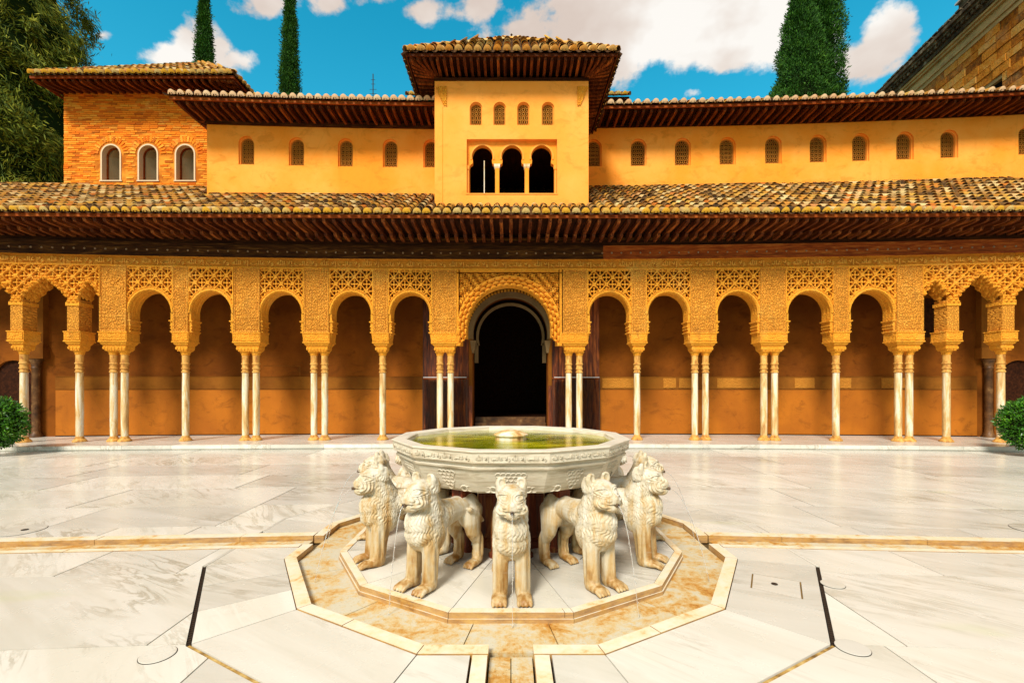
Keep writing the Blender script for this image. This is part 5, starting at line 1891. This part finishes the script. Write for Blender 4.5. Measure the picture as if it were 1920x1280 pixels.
WIN = (11.55, 13.4, 13.6, 15.85)      # t0, t1, z0, z1
pal_box("wall", 'ashlar', 0, 26, -6, -.25, 0, 18.4)
for (a, b, c, d) in ((0, WIN[0], 9, 18.4), (WIN[1], 26, 9, 18.4), (WIN[0], WIN[1], WIN[3], 18.4), (WIN[0], WIN[1], 9, WIN[2])):
    pal_box("wall", 'ashlar_moulding', a + .001, b - .001, -.249, -.03, c + .001, d - .001)
pal_box("window", 'void_dark', WIN[0], WIN[1], -.248, -.20, WIN[2], WIN[3])  # near-black sheet puts the darkness of the unlit room into its colour
bm_block = MB()
vs = []
for (y, k) in ((-.06, 1), (.0, .955)):
    vs += [(-.5 * k, y, -.5 * (k if k == 1 else .93)), (.5 * k, y, -.5 * (k if k == 1 else .93)), (.5 * k, y, .5 * (k if k == 1 else .93)), (-.5 * k, y, .5 * (k if k == 1 else .93))]
bm_block.add(vs, [(4, 5, 6, 7), (0, 1, 5, 4), (1, 2, 6, 5), (2, 3, 7, 6), (3, 0, 4, 7)])
BLK = bm_block.mesh("stone_block_mesh", M['ashlar'])
ang = math.atan2(Pd.y, Pd.x)
z = 14.0; r = 0
nblk = 0
while z < 18.3:
    hgt = .43 if r % 3 else .36
    t = 8.0 - (.4 if r % 2 else 0)
    while t < 19.5 and nblk < 296:
        L = .84 + rnd.uniform(-.14, .2)
        segs = [(t, t + L)]
        if z + hgt > WIN[2] and z < WIN[3] - .02:
            segs = [q for q in ((t, min(t + L, WIN[0] - .01)), (max(t, WIN[1] + .01), t + L)) if q[1] - q[0] > .08]
        if z + hgt > 14.6 + (t - 9) * .12:
            for (ta, tb) in segs:
                put("stone_block", BLK, pal, pal_pt((ta + tb) / 2, rnd.uniform(0, .07), z + hgt / 2), rot=(0, 0, ang), scale=(tb - ta - .012, 1, hgt - .012))
                nblk += 1
        t += L
    z += hgt; r += 1
# cornice: stepped mouldings, dentil shadow, dark weathered crown, roof edge
ZC = 18.42
for (o, z0, z1, m) in ((.08, 0, .22, 'ashlar_moulding'), (.16, .222, .34, 'ashlar_moulding'), (.10, .342, .68, 'ashlar_moulding'), (.24, .682, .80, 'ashlar_moulding'), (.34, .802, .92, 'ashlar_moulding'), (.42, .922, 1.12, 'weathered_stone'), (.62, 1.30, 1.44, 'weathered_stone'), (.74, 1.442, 1.62, 'weathered_stone')):
    pal_box("cornice", m, 0, 26, -.24, o, ZC + z0, ZC + z1)
for i in range(60):
    pal_box("dentil", 'weathered_stone', 4 + i * .30, 4.17 + i * .30, -.24, .56, ZC + 1.122, ZC + 1.298)
pal_box("roof_edge", 'weathered_stone', 0, 26, -6, .60, ZC + 1.622, ZC + 1.74)
for i in range(46):
    pal_box("parapet_tile", 'weathered_stone', 5 + i * .38, 5.32 + i * .38, .2, .72 + rnd.uniform(-.03, .03), ZC + 1.742, ZC + 1.80 + rnd.uniform(0, .05))
pal_box("upper_roof", 'weathered_stone', 0, 13.6, -3, .35, ZC + 1.84, ZC + 2.45)
for i in range(8):
    pal_box("roof_slab", 'steel' if i % 3 == 0 else 'weathered_stone', 0, 13.7 - .0 * i, .36 - .1 * i - .2, .46 - .1 * i, ZC + 2.452 + .1 * i, ZC + 2.54 + .1 * i)

# ------------------------------------------------------------------ fountain basin
fo = thing("fountain_basin", "large twelve sided carved marble basin full of green water resting over the stone lions", "fountain", (0, FD, 0))


def dodec(mb, prof, cap=False, y=FD):
    """profile of apothems and heights on the twelve sides, vertices at 15 + 30k degrees"""
    vs = []; fs = []
    for (a, z) in prof:
        R = a / math.cos(math.radians(15))
        for i in range(12):
            t = math.radians(15 + 30 * i)
            vs.append((R * math.sin(t), y - R * math.cos(t), z))
    for j in range(len(prof) - 1):
        for i in range(12):
            k = (i + 1) % 12
            fs.append((j * 12 + i, j * 12 + k, (j + 1) * 12 + k, (j + 1) * 12 + i))
    mb.add(vs, fs)


ZRIM = 1.152
PROF = [(.30, .775), (1.00, .755), (1.04, .750), (1.075, .772), (1.11, .830), (1.145, .900), (1.168, .955), (1.172, .968), (1.200, .985), (1.205, 1.003), (1.19, 1.012), (1.195, 1.025),
        (1.222, 1.040), (1.228, 1.048), (1.235, 1.132), (1.246, 1.138), (1.248, 1.146), (1.24, ZRIM), (1.115, ZRIM), (1.10, ZRIM - .008), (1.085, 1.105), (1.03, 1.03), (.85, .96), (.3, .94)]
mb = MB(); dodec(mb, PROF)
me = mb.mesh("basin_mesh", M['basin_marble'])
o = put("basin", me, fo)
mb = MB()
n = 12; vs = [(0, FD, 1.108)]
for i in range(12):
    t = math.radians(15 + 30 * i); R = 1.09 / math.cos(math.radians(15))
    vs.append((R * math.sin(t), FD - R * math.cos(t), 1.108))
mb.add(vs, [(0, i + 1, (i + 1) % 12 + 1) for i in range(12)])
tag(mb.build("water", M['basin_water'], fo), None, None)
# carved script on the rim face and knotwork on the bowl
TXB = TXT.copy(); cb = co.copy()
cb[:, 0] *= .32 / TW; cb[:, 2] *= .062 / .205; cb[:, 1] *= .13
TXB.vertices.foreach_set('co', cb.ravel()); TXB.materials.clear(); TXB.materials.append(M['basin_marble'])


def knot(rows, r, sq=1.0):
    mb = MB()
    for j, cnt in enumerate(rows):
        for i in range(cnt):
            cx_, cz_ = (i - (cnt - 1) / 2) * r * 1.75, -j * r * 1.6
            n_ = 10; pts = []
            vs = []; fs = []
            for q in range(n_):
                a = 2 * PI * q / n_
                for (dr, dy) in ((-.28, 0), (0, -.42), (.28, 0)):
                    rr_ = r * (1 + dr)
                    vs.append((cx_ + rr_ * math.cos(a), dy * r, cz_ + rr_ * math.sin(a)))
            for q in range(n_):
                k = (q + 1) % n_
                fs += [(3 * q, 3 * k, 3 * k + 1, 3 * q + 1), (3 * q + 1, 3 * k + 1, 3 * k + 2, 3 * q + 2)]
            mb.add(vs, fs)
    return mb


K1 = knot([6, 5, 4, 2], .021).mesh("knot_mesh", M['basin_marble'])
K2 = knot([1, 2, 3, 6], .027).mesh("knot_corner_mesh", M['basin_marble'])
K3 = knot([4, 3, 3, 2, 1], .021).mesh("knot_small_mesh", M['basin_marble'])
for i in range(12):
    t = math.radians(30 * i)
    rz = t
    def on(a, off, z, t=t): return (a * math.sin(t) + off * math.cos(t), FD - a * math.cos(t) + off * math.sin(t), z)
    for o_ in (-.155, .155): tag(put("inscription", TXB, fo, on(1.2355, o_, 1.092), rot=(0, 0, rz)), None, None, kind='stuff')
    put("rim_moulding", (lambda m: (m.box(-.31, .31, -.004, .004, -.002, .002), m.mesh("rim_moulding", M['basin_marble']))[1])(MB()), fo, on(1.2335, 0, 1.050), rot=(0, 0, rz))
    tilt = math.atan2(1.168 - 1.075, .955 - .772)
    put("carved_knot", K1 if i % 2 == 0 else K3, fo, on(1.160, 0, .930), rot=(tilt, 0, rz), scale=(1.2, .75, 1.15))
    t2 = t + math.radians(15); R2 = 1.135 / math.cos(math.radians(15))
    put("carved_knot", K2, fo, (R2 * .992 * math.sin(t2), FD - R2 * .992 * math.cos(t2), .925), rot=(tilt, 0, t2), scale=(1.15, .75, 1.15))
# jet head in the middle of the water
mb = MB(); N_ = 26
vs = []; fs = []
prof = [(.0, 1.215), (.05, 1.214), (.10, 1.203), (.155, 1.180), (.185, 1.168), (.185, 1.156), (.165, 1.148), (.165, 1.10)]
for (r, z) in prof:
    for i in range(N_):
        a = 2 * PI * i / N_
        k = 1 + (.05 * (i % 2) if r > .12 else 0)
        vs.append((r * k * math.cos(a), r * k * math.sin(a), z))
for j in range(len(prof) - 1):
    for i in range(N_):
        k = (i + 1) % N_
        fs.append((j * N_ + i, (j + 1) * N_ + i, (j + 1) * N_ + k, j * N_ + k))
mb.add(vs, fs)
me = mb.mesh("jet_head", M['column_marble']); auto_smooth(me, 40)
put("jet_head", me, fo, (0, FD, 0))
# pedestal and short posts that carry the basin
mb = MB(); dodec(mb, [(.44, .02), (.44, .09), (.38, .11), (.36, .16), (.36, .66), (.40, .70), (.46, .74), (.46, .772)])
mb.build("pedestal", M['pedestal_stone'], fo)
for i in range(12):
    t = math.radians(30 * i + 15)
    mb = MB(); mb.lathe(0, 0, [(.06, .018), (.06, .06), (.038, .08), (.036, .66), (.055, .70), (.06, .765)], 10)
    me = mb.mesh("support_post", M['pedestal_stone']) if i == 0 else bpy.data.objects["support_post"].data
    put("support_post", me, fo, (.62 * math.sin(t), FD - .62 * math.cos(t), 0))
for i in range(12):
    t = math.radians(30 * i)
    mb = MB(); mb.box(-.06, .06, -.07, .07, .640, .760)
    me = mb.mesh("support_block", M['pedestal_stone']) if i == 0 else bpy.data.objects["support_block"].data
    put("support_block", me, fo, (.93 * math.sin(t), FD - .93 * math.cos(t), 0), rot=(0, 0, t))
# plinth of radiating slabs with a moulded kerb
pl = thing("fountain_plinth", "low twelve sided marble plinth of radiating slabs on which the lions stand", "plinth", (0, FD, -.05))


def wedge(parent, name, mat, poly, z, t, gap=.003):
    n = len(poly)
    A = sum(poly[i][0] * poly[(i + 1) % n][1] - poly[(i + 1) % n][0] * poly[i][1] for i in range(n))
    if A < 0: poly = poly[::-1]
    q = []
    for i in range(n):
        p0, p1, p2 = Vector(poly[i - 1]), Vector(poly[i]), Vector(poly[(i + 1) % n])
        d1 = (p1 - p0).normalized(); d2 = (p2 - p1).normalized()
        n1 = Vector((-d1.y, d1.x)); n2 = Vector((-d2.y, d2.x))
        q.append(tuple(p1 + (n1 + n2) * (gap / max(.3, 1 + n1.dot(n2)))))
    mb = MB(); slab_plate(mb, q, (), z, t)
    c = (sum(p[0] for p in poly) / n, sum(p[1] for p in poly) / n)
    return mb.build(name, M[mat], parent, loc=(c[0], c[1], 0))


ZP = 0.022
R_P0m = 1.725
for i in range(12):
    c = 30 * i
    wedge(pl, "slab", 'marble_floor', [ring_pt(R_P0m, c - 15), ring_pt(R_P0m, c + 15), ring_pt(.95, c + 15), ring_pt(.95, c - 15)], ZP, .05)
    wedge(pl, "slab", 'marble_floor', [ring_pt(.945, c - 15), ring_pt(.945, c + 15), ring_pt(.2, c + 15), ring_pt(.2, c - 15)], ZP, .05)
    A, B = Vector(ring_pt(R_P1 + .01, c - 15)), Vector(ring_pt(R_P1 + .01, c + 15)); E, Fp = Vector(ring_pt(R_P0m, c - 15)), Vector(ring_pt(R_P0m, c + 15))
    cuts = (0, 1) if i % 3 else (0, .93, 1)
    for t0, t1 in zip(cuts, cuts[1:]):
        wedge(pl, "kerb_stone", 'kerb_marble', [tuple(A.lerp(B, t0)), tuple(A.lerp(B, t1)), tuple(E.lerp(Fp, t1)), tuple(E.lerp(Fp, t0))], ZP + .004, .045, .002)
    A2, B2 = Vector(ring_pt(R_P1 + .02, c - 15)), Vector(ring_pt(R_P1 + .02, c + 15))
    wedge(pl, "kerb_foot", 'kerb_marble', [tuple(A2), tuple(B2), tuple(Fp), tuple(E)], -.020, .045, .002)

# ------------------------------------------------------------------ lions
def blob(bm, c, r, rot=None, sub=3):
    m = Matrix.Translation(c)
    if rot is not None: m = m @ rot
    m = m @ Matrix.Diagonal((*r, 1))
    bmesh.ops.create_icosphere(bm, subdivisions=sub, radius=1, matrix=m)


def limb(bm, pts, rad, n=14, sx=1.0):
    """tapered tube with ball ends through the points; rad may be (rx, ry) pairs"""
    pts = [Vector(p) for p in pts]
    rings = []
    for j, p in enumerate(pts):
        t = (pts[min(j + 1, len(pts) - 1)] - pts[max(j - 1, 0)]).normalized()
        ax = Vector((1, 0, 0)); b = t.cross(ax).normalized(); ax = b.cross(t).normalized()
        r = rad[j] if hasattr(rad[j], '__len__') else (rad[j], rad[j])
        rings.append([bm.verts.new(p + ax * math.cos(2 * PI * i / n) * r[0] + b * math.sin(2 * PI * i / n) * r[1]) for i in range(n)])
    for a, b in zip(rings, rings[1:]):
        for i in range(n):
            k = (i + 1) % n
            bm.faces.new((a[i], a[k], b[k], b[i]))
    bm.faces.new(rings[0][::-1]); bm.faces.new(rings[-1])
    for j in (0, len(pts) - 1):
        r = rad[j] if hasattr(rad[j], '__len__') else (rad[j], rad[j])
        blob(bm, pts[j], (r[0], r[1], min(r)), sub=2)


def lion_body(ph=0.0):
    bm = bmesh.new()
    # trunk: deep chest, narrow loin, high rump
    limb(bm, [(0, .40, .555), (0, .22, .555), (0, .02, .550), (0, -.14, .520)], [(.118, .115), (.105, .105), (.120, .130), (.140, .17)], 20)
    blob(bm, (0, -.185, .50), (.142, .165, .195))          # chest
    blob(bm, (0, -.165, .42), (.148, .135, .130)); blob(bm, (0, -.185, .375), (.146, .115, .085)); blob(bm, (0, -.215, .54), (.138, .155, .15)); blob(bm, (0, -.215, .45), (.140, .145, .12))
    blob(bm, (0, .40, .545), (.140, .135, .135)); blob(bm, (.06, .39, .47), (.088, .14, .13)); blob(bm, (-.06, .39, .47), (.088, .14, .13))
    limb(bm, [(0, -.13, .60), (0, -.185, .72), (0, -.20, .80)], [(.138, .142), (.118, .124), (.106, .110)], 20)   # neck
    # head
    blob(bm, (0, -.235, .800), (.113, .132, .108)); blob(bm, (0, -.21, .76), (.113, .12, .11))
    blob(bm, (0, -.29, .765), (.105, .110, .090))
    blob(bm, (0, -.345, .752), (.092, .078, .066))         # muzzle
    blob(bm, (0, -.345, .702), (.066, .075, .045))         # lower jaw
    limb(bm, [(0, -.24, .868), (0, -.33, .822), (0, -.405, .775)], [(.045, .03), (.036, .03), (.026, .022)], 10)   # bridge of the nose
    for s in (-1, 1):
        blob(bm, (s * .070, -.318, .728), (.052, .075, .040))            # whisker pad
        blob(bm, (s * .062, -.318, .818), (.034, .026, .022))            # eye
        limb(bm, [(s * .018, -.345, .838), (s * .06, -.325, .856), (s * .100, -.27, .842)], [.014, .020, .014], 8)   # brow
        # ear: rounded shell
        limb(bm, [(s * .076, -.185, .850), (s * .086, -.188, .905), (s * .080, -.195, .930)], [(.044, .040), (.046, .034), (.040, .026)], 12)
        limb(bm, [(s * .102, -.16, .80), (s * .108, -.15, .86), (s * .102, -.16, .91)], [(.022, .05), (.020, .045), (.014, .03)], 10)
        # fore leg: straight pillar on a broad paw
        limb(bm, [(s * .080, -.170, .48), (s * .085, -.195, .34), (s * .087, -.210, .20), (s * .089, -.220, .09), (s * .091, -.225, .045)], [(.072, .100), (.066, .086), (.0605, .074), (.059, .073), (.063, .075)], 16)
        blob(bm, (s * .098, -.285, .036), (.062, .100, .036))
        for q in range(4):
            limb(bm, [(s * .098 + (q - 1.5) * .029, -.32, .042), (s * .098 + (q - 1.5) * .031, -.372, .028), (s * .098 + (q - 1.5) * .031, -.388, .016)], [.017, .0175, .013], 8)
        blob(bm, (s * .085, -.12, .44), (.062, .10, .14))                # shoulder
        # hind leg: thigh, knee, hock, shank, paw
        limb(bm, [(s * .085, .40, .52), (s * .100, .375, .40), (s * .106, .390, .31)], [(.074, .135), (.066, .118), (.056, .092)], 16)
        limb(bm, [(s * .112, .385, .32), (s * .110, .455, .22), (s * .110, .460, .13), (s * .110, .440, .05)], [(.052, .080), (.048, .064), (.047, .058), (.052, .060)], 14)
        blob(bm, (s * .114, .37, .034), (.054, .095, .034))
        for q in range(4):
            limb(bm, [(s * .114 + (q - 1.5) * .026, .335, .040), (s * .114 + (q - 1.5) * .027, .292, .026), (s * .114 + (q - 1.5) * .027, .278, .015)], [.015, .0155, .012], 8)
    # tail laid up over the rump onto the flank
    limb(bm, [(0, .525, .50), (.06, .535, .40), (.13, .50, .40), (.152, .40, .48), (.140, .28, .55)], [.026, .022, .020, .020, .026], 8)
    me = bpy.data.meshes.new("lion_source"); bm.to_mesh(me); bm.free()
    o = bpy.data.objects.new("lion_source", me); COL.objects.link(o)
    rm = o.modifiers.new("r", 'REMESH'); rm.mode = 'VOXEL'; rm.voxel_size = .0056; rm.adaptivity = 0
    sm = o.modifiers.new("s", 'SMOOTH'); sm.factor = .5; sm.iterations = 7
    dg = bpy.context.evaluated_depsgraph_get()
    out = bpy.data.meshes.new_from_object(o.evaluated_get(dg))
    bpy.data.objects.remove(o); out.name = "lion_mesh"
    nv = len(out.vertices)
    co = np.empty(nv * 3); out.vertices.foreach_get('co', co); co = co.reshape(-1, 3)
    no = np.empty(nv * 3); out.vertices.foreach_get('normal', no); no = no.reshape(-1, 3)
    x, y, z = co.T
    sst = lambda v, a, b: (lambda t: t * t * (3 - 2 * t))(np.clip((v - a) / (b - a), 0, 1))
    d = np.zeros(nv)
    # mane: overlapping tufts in rows round the neck and chest
    th = np.arctan2(x, -(y + .10)); rad = .15
    row = z / .050 + .25 * np.sin(th * 7 + ph) + ph
    k = np.floor(row); fr = row - k
    uu = th * rad / .040 + .5 * (k % 2)
    fu = uu - np.floor(uu) - .5
    curl = np.sin((uu * 2 * PI) + 2.5 * np.sin(fr * PI) + k * 1.3)
    strand = np.sin(2 * PI * (th * rad / (.0185 + .002 * math.sin(ph * 3)) + .60 * np.sin(z * 50 + 2.6 * th + 1.5 * np.sin(y * 30) + ph * 5) + z * (4.0 + 5 * math.sin(ph * 2)) * np.sign(x)))
    tuft = .5 + (1 - fr - .5) * .42 * (1 + .5 * np.cos(fu * 2 * PI)) + .45 * strand + .12 * curl
    face = sst(-y, .235, .275) * sst(z, .66, .69)
    mane = sst(z, .34, .42) * (1 - sst(z, .85, .875)) * (1 - sst(y, .02, .14)) * (1 - face)
    d += mane * (tuft - .5) * .0075
    # engraved whisker arcs
    for s in (-1, 1):
        q = np.hypot((y + .40) * .8, (z - .765) * 1.0 + .0 * x)
        side = sst(s * x, .035, .055) * face * (1 - sst(z, .785, .80)) * sst(z, .665, .69)
        d += side * np.sin(q * 2 * PI / .025) * .0070
        e = np.hypot(s * x - .062, (z - .822) * 1.5)
        eye = face * (1 - sst(e, .055, .08)) * sst(e, .012, .02)
        d += eye * np.cos(e * 2 * PI / .022) * .0060
        d -= face * (1 - sst(e, .0, .010)) * .009
        # cupped ear
        ec = np.hypot(s * x - .076, (z - .913) * .70)
        d -= (1 - sst(ec, .012, .030)) * sst(z, .872, .885) * sst(-y, .195, .21) * .017
    # mouth line
    mouth = face * (1 - sst(np.abs(z - (.722 + .15 * np.abs(x))), .003, .008)) * sst(-y, .33, .36)
    d -= mouth * .011
    # leg flutes and toe furrows
    for s in (-1, 1):
        for (ly, lo, hi) in ((-.205, .07, .36), (.44, .07, .30)):
            sel = (s * x > .03) & (np.abs(y - ly) < .13)
            a = np.arctan2(s * x - .10, -(y - ly))
            d += np.where(sel, (sst(z, lo, lo + .03) * (1 - sst(z, hi - .05, hi)) * np.cos(a * 6) * .0050), 0)
    co2 = co + no * d[:, None]
    co2[:, 2] = np.maximum(co2[:, 2], 0.001)
    out.vertices.foreach_set('co', co2.ravel())
    out.polygons.foreach_set('use_smooth', [True] * len(out.polygons))
    out.materials.clear(); out.materials.append(M['lion_marble'])
    out.update()
    return out


LIONS = [lion_body(v) for v in (0.0, .7, 1.9, 3.1)]
mbs = MB()
vs = []; fs = []
for (r, y) in ((.015, -.41), (.015, -.438), (.010, -.440), (.010, -.425)):
    for i in range(12):
        a = 2 * PI * i / 12; vs.append((r * math.cos(a), y, .727 + r * math.sin(a)))
for j in range(3):
    for i in range(12):
        k = (i + 1) % 12; fs.append((j * 12 + i, j * 12 + k, (j + 1) * 12 + k, (j + 1) * 12 + i))
fs.append(tuple(36 + i for i in range(12)))
mbs.add(vs, fs); SPOUT = mbs.mesh("spout_mesh", M['bronze'])
LR = 1.275
LION_LABEL = {
    0: "marble lion facing straight out at the front middle of the basin, chest stained orange",
    30: "marble lion just right of the front middle one, dark patch on its back",
    -30: "marble lion just left of the front middle one, turned toward the left kerb",
    60: "marble lion at the right front turned outward, its jet arching over the kerb ring",
    -60: "marble lion at the left front turned outward, its smooth muzzle in profile",
    90: "marble lion at the right side half hidden behind the right front lion",
    -90: "marble lion at the left side half hidden behind the left front lion",
    120: "marble lion behind the basin rim at its right end, only its head showing",
    -120: "marble lion behind the basin rim at its left end, only its head showing",
    150: "marble lion at the rear right, hidden under the basin", -150: "marble lion at the rear left, hidden under the basin",
    180: "marble lion at the very back, facing the dark doorway"}
JET_LABEL = {0: "thin water jet dropping from the mouth of the front middle lion", 30: "thin water jet falling from the lion just right of the middle one",
             -30: "thin water jet falling from the lion just left of the middle one", 60: "thin water jet arching from the mouth of the right front lion",
             -60: "thin water jet arching from the mouth of the left front lion", 90: "thin water jet from the lion at the right side of the basin",
             -90: "thin water jet from the lion at the left side of the basin"}
for a in (0, 30, -30, 60, -60, 90, -90, 120, -120, 150, -150, 180):
    t = math.radians(a)
    L = thing("stone_lion", LION_LABEL[a], "lion statue", (LR * math.sin(t), FD - LR * math.cos(t), ZP + .001), group="marble lions round the fountain basin", rotz=t + math.radians(rnd.uniform(-1.5, 1.5)))
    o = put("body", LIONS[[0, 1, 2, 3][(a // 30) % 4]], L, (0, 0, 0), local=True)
    put("water_spout", SPOUT, L, (0, 0, 0), local=True)
    if a in JET_LABEL:
        reach = {0: .10, 30: .22, -30: .16, 60: .34, -60: .32, 90: .34, -90: .34}[a]
        mb = MB(); pts = []
        zt_, zb_ = .727 + ZP, -.05
        for i in range(15):
            s = i / 14
            pts.append((0, -(.438 + reach * s), zt_ - (zt_ - zb_) * (s * s * .92 + s * .08)))
        mb.tube(pts, [.0042 - .0018 * i / 14 for i in range(15)], 6)
        for i in range(12):
            s = rnd.uniform(.55, 1)
            c = Vector((rnd.uniform(-.012, .012), -(.438 + reach * s), zt_ - (zt_ - zb_) * (s * s * .92 + s * .08)))
            mb.lathe(c.x, c.y, [(0, c.z - .006), (.005, c.z), (0, c.z + .006)], 6, cap=False)
        me = mb.mesh("water_jet", M['jet_water']); auto_smooth(me, 80)
        o = put("water_jet", me, None, (LR * math.sin(t), FD - LR * math.cos(t), 0), rot=(0, 0, L.rotation_euler.z))
        tag(o, JET_LABEL[a], "water jet", "water jets from the lions' mouths")
# dark patch on the back of one lion
# ------------------------------------------------------------------ vegetation
NR = np.random.RandomState(5)


def leaf_cloud(name, P, Dv, L, W, mat, parent, fold=.0, loc=(0, 0, 0), curve=0.0):
    """leaves at P (n,3) pointing along Dv, length L (n), width W (n): pointed quads (two triangles each side)"""
    n = len(P)
    Dv = Dv / np.linalg.norm(Dv, axis=1)[:, None]
    r = NR.normal(size=(n, 3)); S = np.cross(Dv, r); S /= np.linalg.norm(S, axis=1)[:, None]
    N = np.cross(S, Dv)
    a = P; c = P + Dv * L[:, None]
    m = P + Dv * (L * .45)[:, None] + N * (fold * L)[:, None]
    b = m + S * (W / 2)[:, None]; d = m - S * (W / 2)[:, None]
    V = np.stack([a, b, c, d], 1).reshape(-1, 3) - np.array(loc)
    F = (np.arange(n)[:, None] * 4 + np.arange(4)[None, :]).tolist()
    me = bpy.data.meshes.new(name)
    me.from_pydata(V.tolist(), [], F); me.materials.append(M[mat]); me.update()
    return put(name, me, parent, loc)


def cypress(name_label, x, y, ztop, rmax, nclump=1400, seed=1, pw=0.42, spread=1.0, sub_=.30):
    t = thing("cypress_tree", name_label, "tree", (x, y, 0), group="cypress trees behind the palace")
    rs = np.random.RandomState(seed)
    Hh = ztop
    def R(z):
        s = (z - 1.0) / (Hh - 1.0)
        return np.clip(rmax * np.clip(1 - s, 0, 1) ** pw - sub_, .03, 2.3) * np.clip(s * 7 + .35, 0, 1)
    zlo = Hh * .45
    # core
    mb = MB(); prof = [(max(.03, float(R(z)) * .62), z) for z in np.linspace(1.0, Hh - .4, 16)]
    mb.lathe(x, y, prof, 12)
    mb.build("crown_core", M['leaf_core'], t)
    mb = MB(); mb.lathe(x, y, [(.28, 0), (.2, 2.0), (.1, Hh * .6), (.03, Hh - .6)], 8); mb.build("trunk", M['bark'], t)
    # clumps climbing the surface
    zc = zlo + (Hh - zlo) * rs.rand(nclump) ** .8
    th = rs.rand(nclump) * 2 * PI
    bumpy = .80 + .26 * np.sin(th * 3 + zc * 1.3) * np.sin(zc * 2.1 + th) + .16 * rs.rand(nclump)
    rc = R(zc) * bumpy
    k = 46
    size = rs.uniform(.16, .34, nclump) * spread
    cx_ = x + rc * np.cos(th); cy_ = y + rc * np.sin(th)
    P = []; Dd = []
    off = rs.normal(size=(nclump, k, 3)); off /= np.linalg.norm(off, axis=2)[..., None]
    off *= (.35 + .65 * rs.rand(nclump, k, 1)); off[..., 2] *= 1.35
    P = np.stack([cx_, cy_, zc], -1)[:, None, :] + off * size[:, None, None]
    out = np.stack([np.cos(th), np.sin(th), np.zeros(nclump)], -1)[:, None, :]
    Dd = out * .35 + off * 1.1 + np.array([0, 0, .65]) + rs.normal(size=(nclump, k, 3)) * .25
    P = P.reshape(-1, 3); Dd = Dd.reshape(-1, 3)
    n = len(P)
    leaf_cloud("crown", P, Dd, rs.uniform(.08, .17, n) * spread, rs.uniform(.03, .06, n) * spread, 'cypress_leaf', t)
    return t


cypress("slim dark cypress rising behind the brick tower roof", (383 - CX) / F_PX * 28, 28, z_at(-15, 28), 1.42, 1000, 3)
cypress("slim bright green cypress standing alone between the brick tower and the central tower", (543.5 - CX) / F_PX * 28, 28, z_at(-16, 28), 1.40, 1000, 4)
cypress("broad cypress behind the right wing, the one farther from the stone palace", (1500 - CX) / F_PX * 26, 26, z_at(-30, 26), 4.3, 1500, 5, pw=.75, spread=1.1, sub_=.16)
cypress("broad cypress behind the right wing, the one nearer the stone palace", (1541 - CX) / F_PX * 26.6, 26.6, z_at(-120, 26.6), 1.95, 1500, 6, spread=1.1, sub_=.16)

# creeper covered tree mass beside the brick tower
cr = thing("creeper_covered_tree", "huge tree smothered in drooping yellow green creeper beside the brick tower", "tree", (-22.6, 20.5, 0))
mb = MB(); mb.lathe(-22.6, 20.5, [(2.2, 0), (2.75, 6), (3.05, 11), (3.0, 15), (2.4, 18), (1.6, 20.5), (.4, 22)], 18); mb.build("crown_core", M['leaf_core'], cr)
mb = MB(); mb.lathe(-22.6, 20.5, [(.6, 0), (.4, 8), (.15, 20)], 8); mb.build("trunk", M['bark'], cr)
rs = np.random.RandomState(12)
nc = 1500
zc = 7.0 + 15.5 * rs.rand(nc); th = rs.uniform(-PI * .95, .25 * PI, nc)
Rz = np.interp(zc, [0, 6, 11, 15, 17, 18.5, 20.5, 23], [2.3, 2.9, 3.35, 3.5, 3.2, 2.8, 2.2, .6])
lump = .93 + .12 * np.sin(th * 5 + zc * .9) + .10 * np.sin(zc * 2.3 + 3 * th)
rc = Rz * lump
k = 60
size = rs.uniform(.22, .5, nc)
off = rs.normal(size=(nc, k, 3)) * .5; off[..., 2] -= np.abs(rs.normal(size=(nc, k))) * .4
P = (np.stack([-22.6 + rc * np.cos(th), 20.5 + rc * np.sin(th), zc], -1)[:, None, :] + off * size[:, None, None]).reshape(-1, 3)
out = np.stack([np.cos(th), np.sin(th), np.zeros(nc)], -1)[:, None, :]
lean_ = (rs.normal(size=(nc, 1, 3)) * .5)
Dd = (out * .55 + lean_ + np.array([0, 0, -.75]) + rs.normal(size=(nc, k, 3)) * .30).reshape(-1, 3)
n = len(P)
leaf_cloud("crown", P, Dd, rs.uniform(.16, .42, n), rs.uniform(.022, .05, n), 'creeper_leaf', cr)


def orange_bush(label, px, D, seed):
    x = (px - CX) / F_PX * D
    t = thing("clipped_orange_bush", label, "bush", (x, D, 0), group="clipped bushes at the sides of the court")
    rs = np.random.RandomState(seed)
    mb = MB(); mb.lathe(x, D, [(.05, -.06), (.045, .3), (.035, .9)], 8); mb.build("trunk", M['bark'], t)
    n = 4200
    d = rs.normal(size=(n, 3)); d /= np.linalg.norm(d, axis=1)[:, None]
    rr = .53 * (.70 + .30 * rs.rand(n) ** .6) * (1 + .07 * np.sin(d[:, 0] * 7) * np.sin(d[:, 2] * 8 + 1) + .05 * np.sin(d[:, 1] * 11))
    P = np.array([x, D, .79]) + d * rr[:, None] * np.array([1, 1, 1.12])
    Dd = d + rs.normal(size=(n, 3)) * .7 + np.array([0, 0, .25])
    leaf_cloud("crown", P, Dd, rs.uniform(.06, .11, n), rs.uniform(.028, .045, n), 'orange_leaf', t, fold=.12)
    bm = bmesh.new(); bmesh.ops.create_icosphere(bm, subdivisions=3, radius=.46, matrix=Matrix.Translation((x, D, .79)))
    me = bpy.data.meshes.new("crown_core"); bm.to_mesh(me); bm.free(); me.materials.append(M['leaf_core'])
    put("crown_core", me, t)


orange_bush("rounded glossy green bush cut by the frame's left edge beside the outermost left column", -6, 11.3, 1)
orange_bush("rounded glossy green bush cut by the frame's right edge beside the outermost right column", 1929, 11.2, 2)
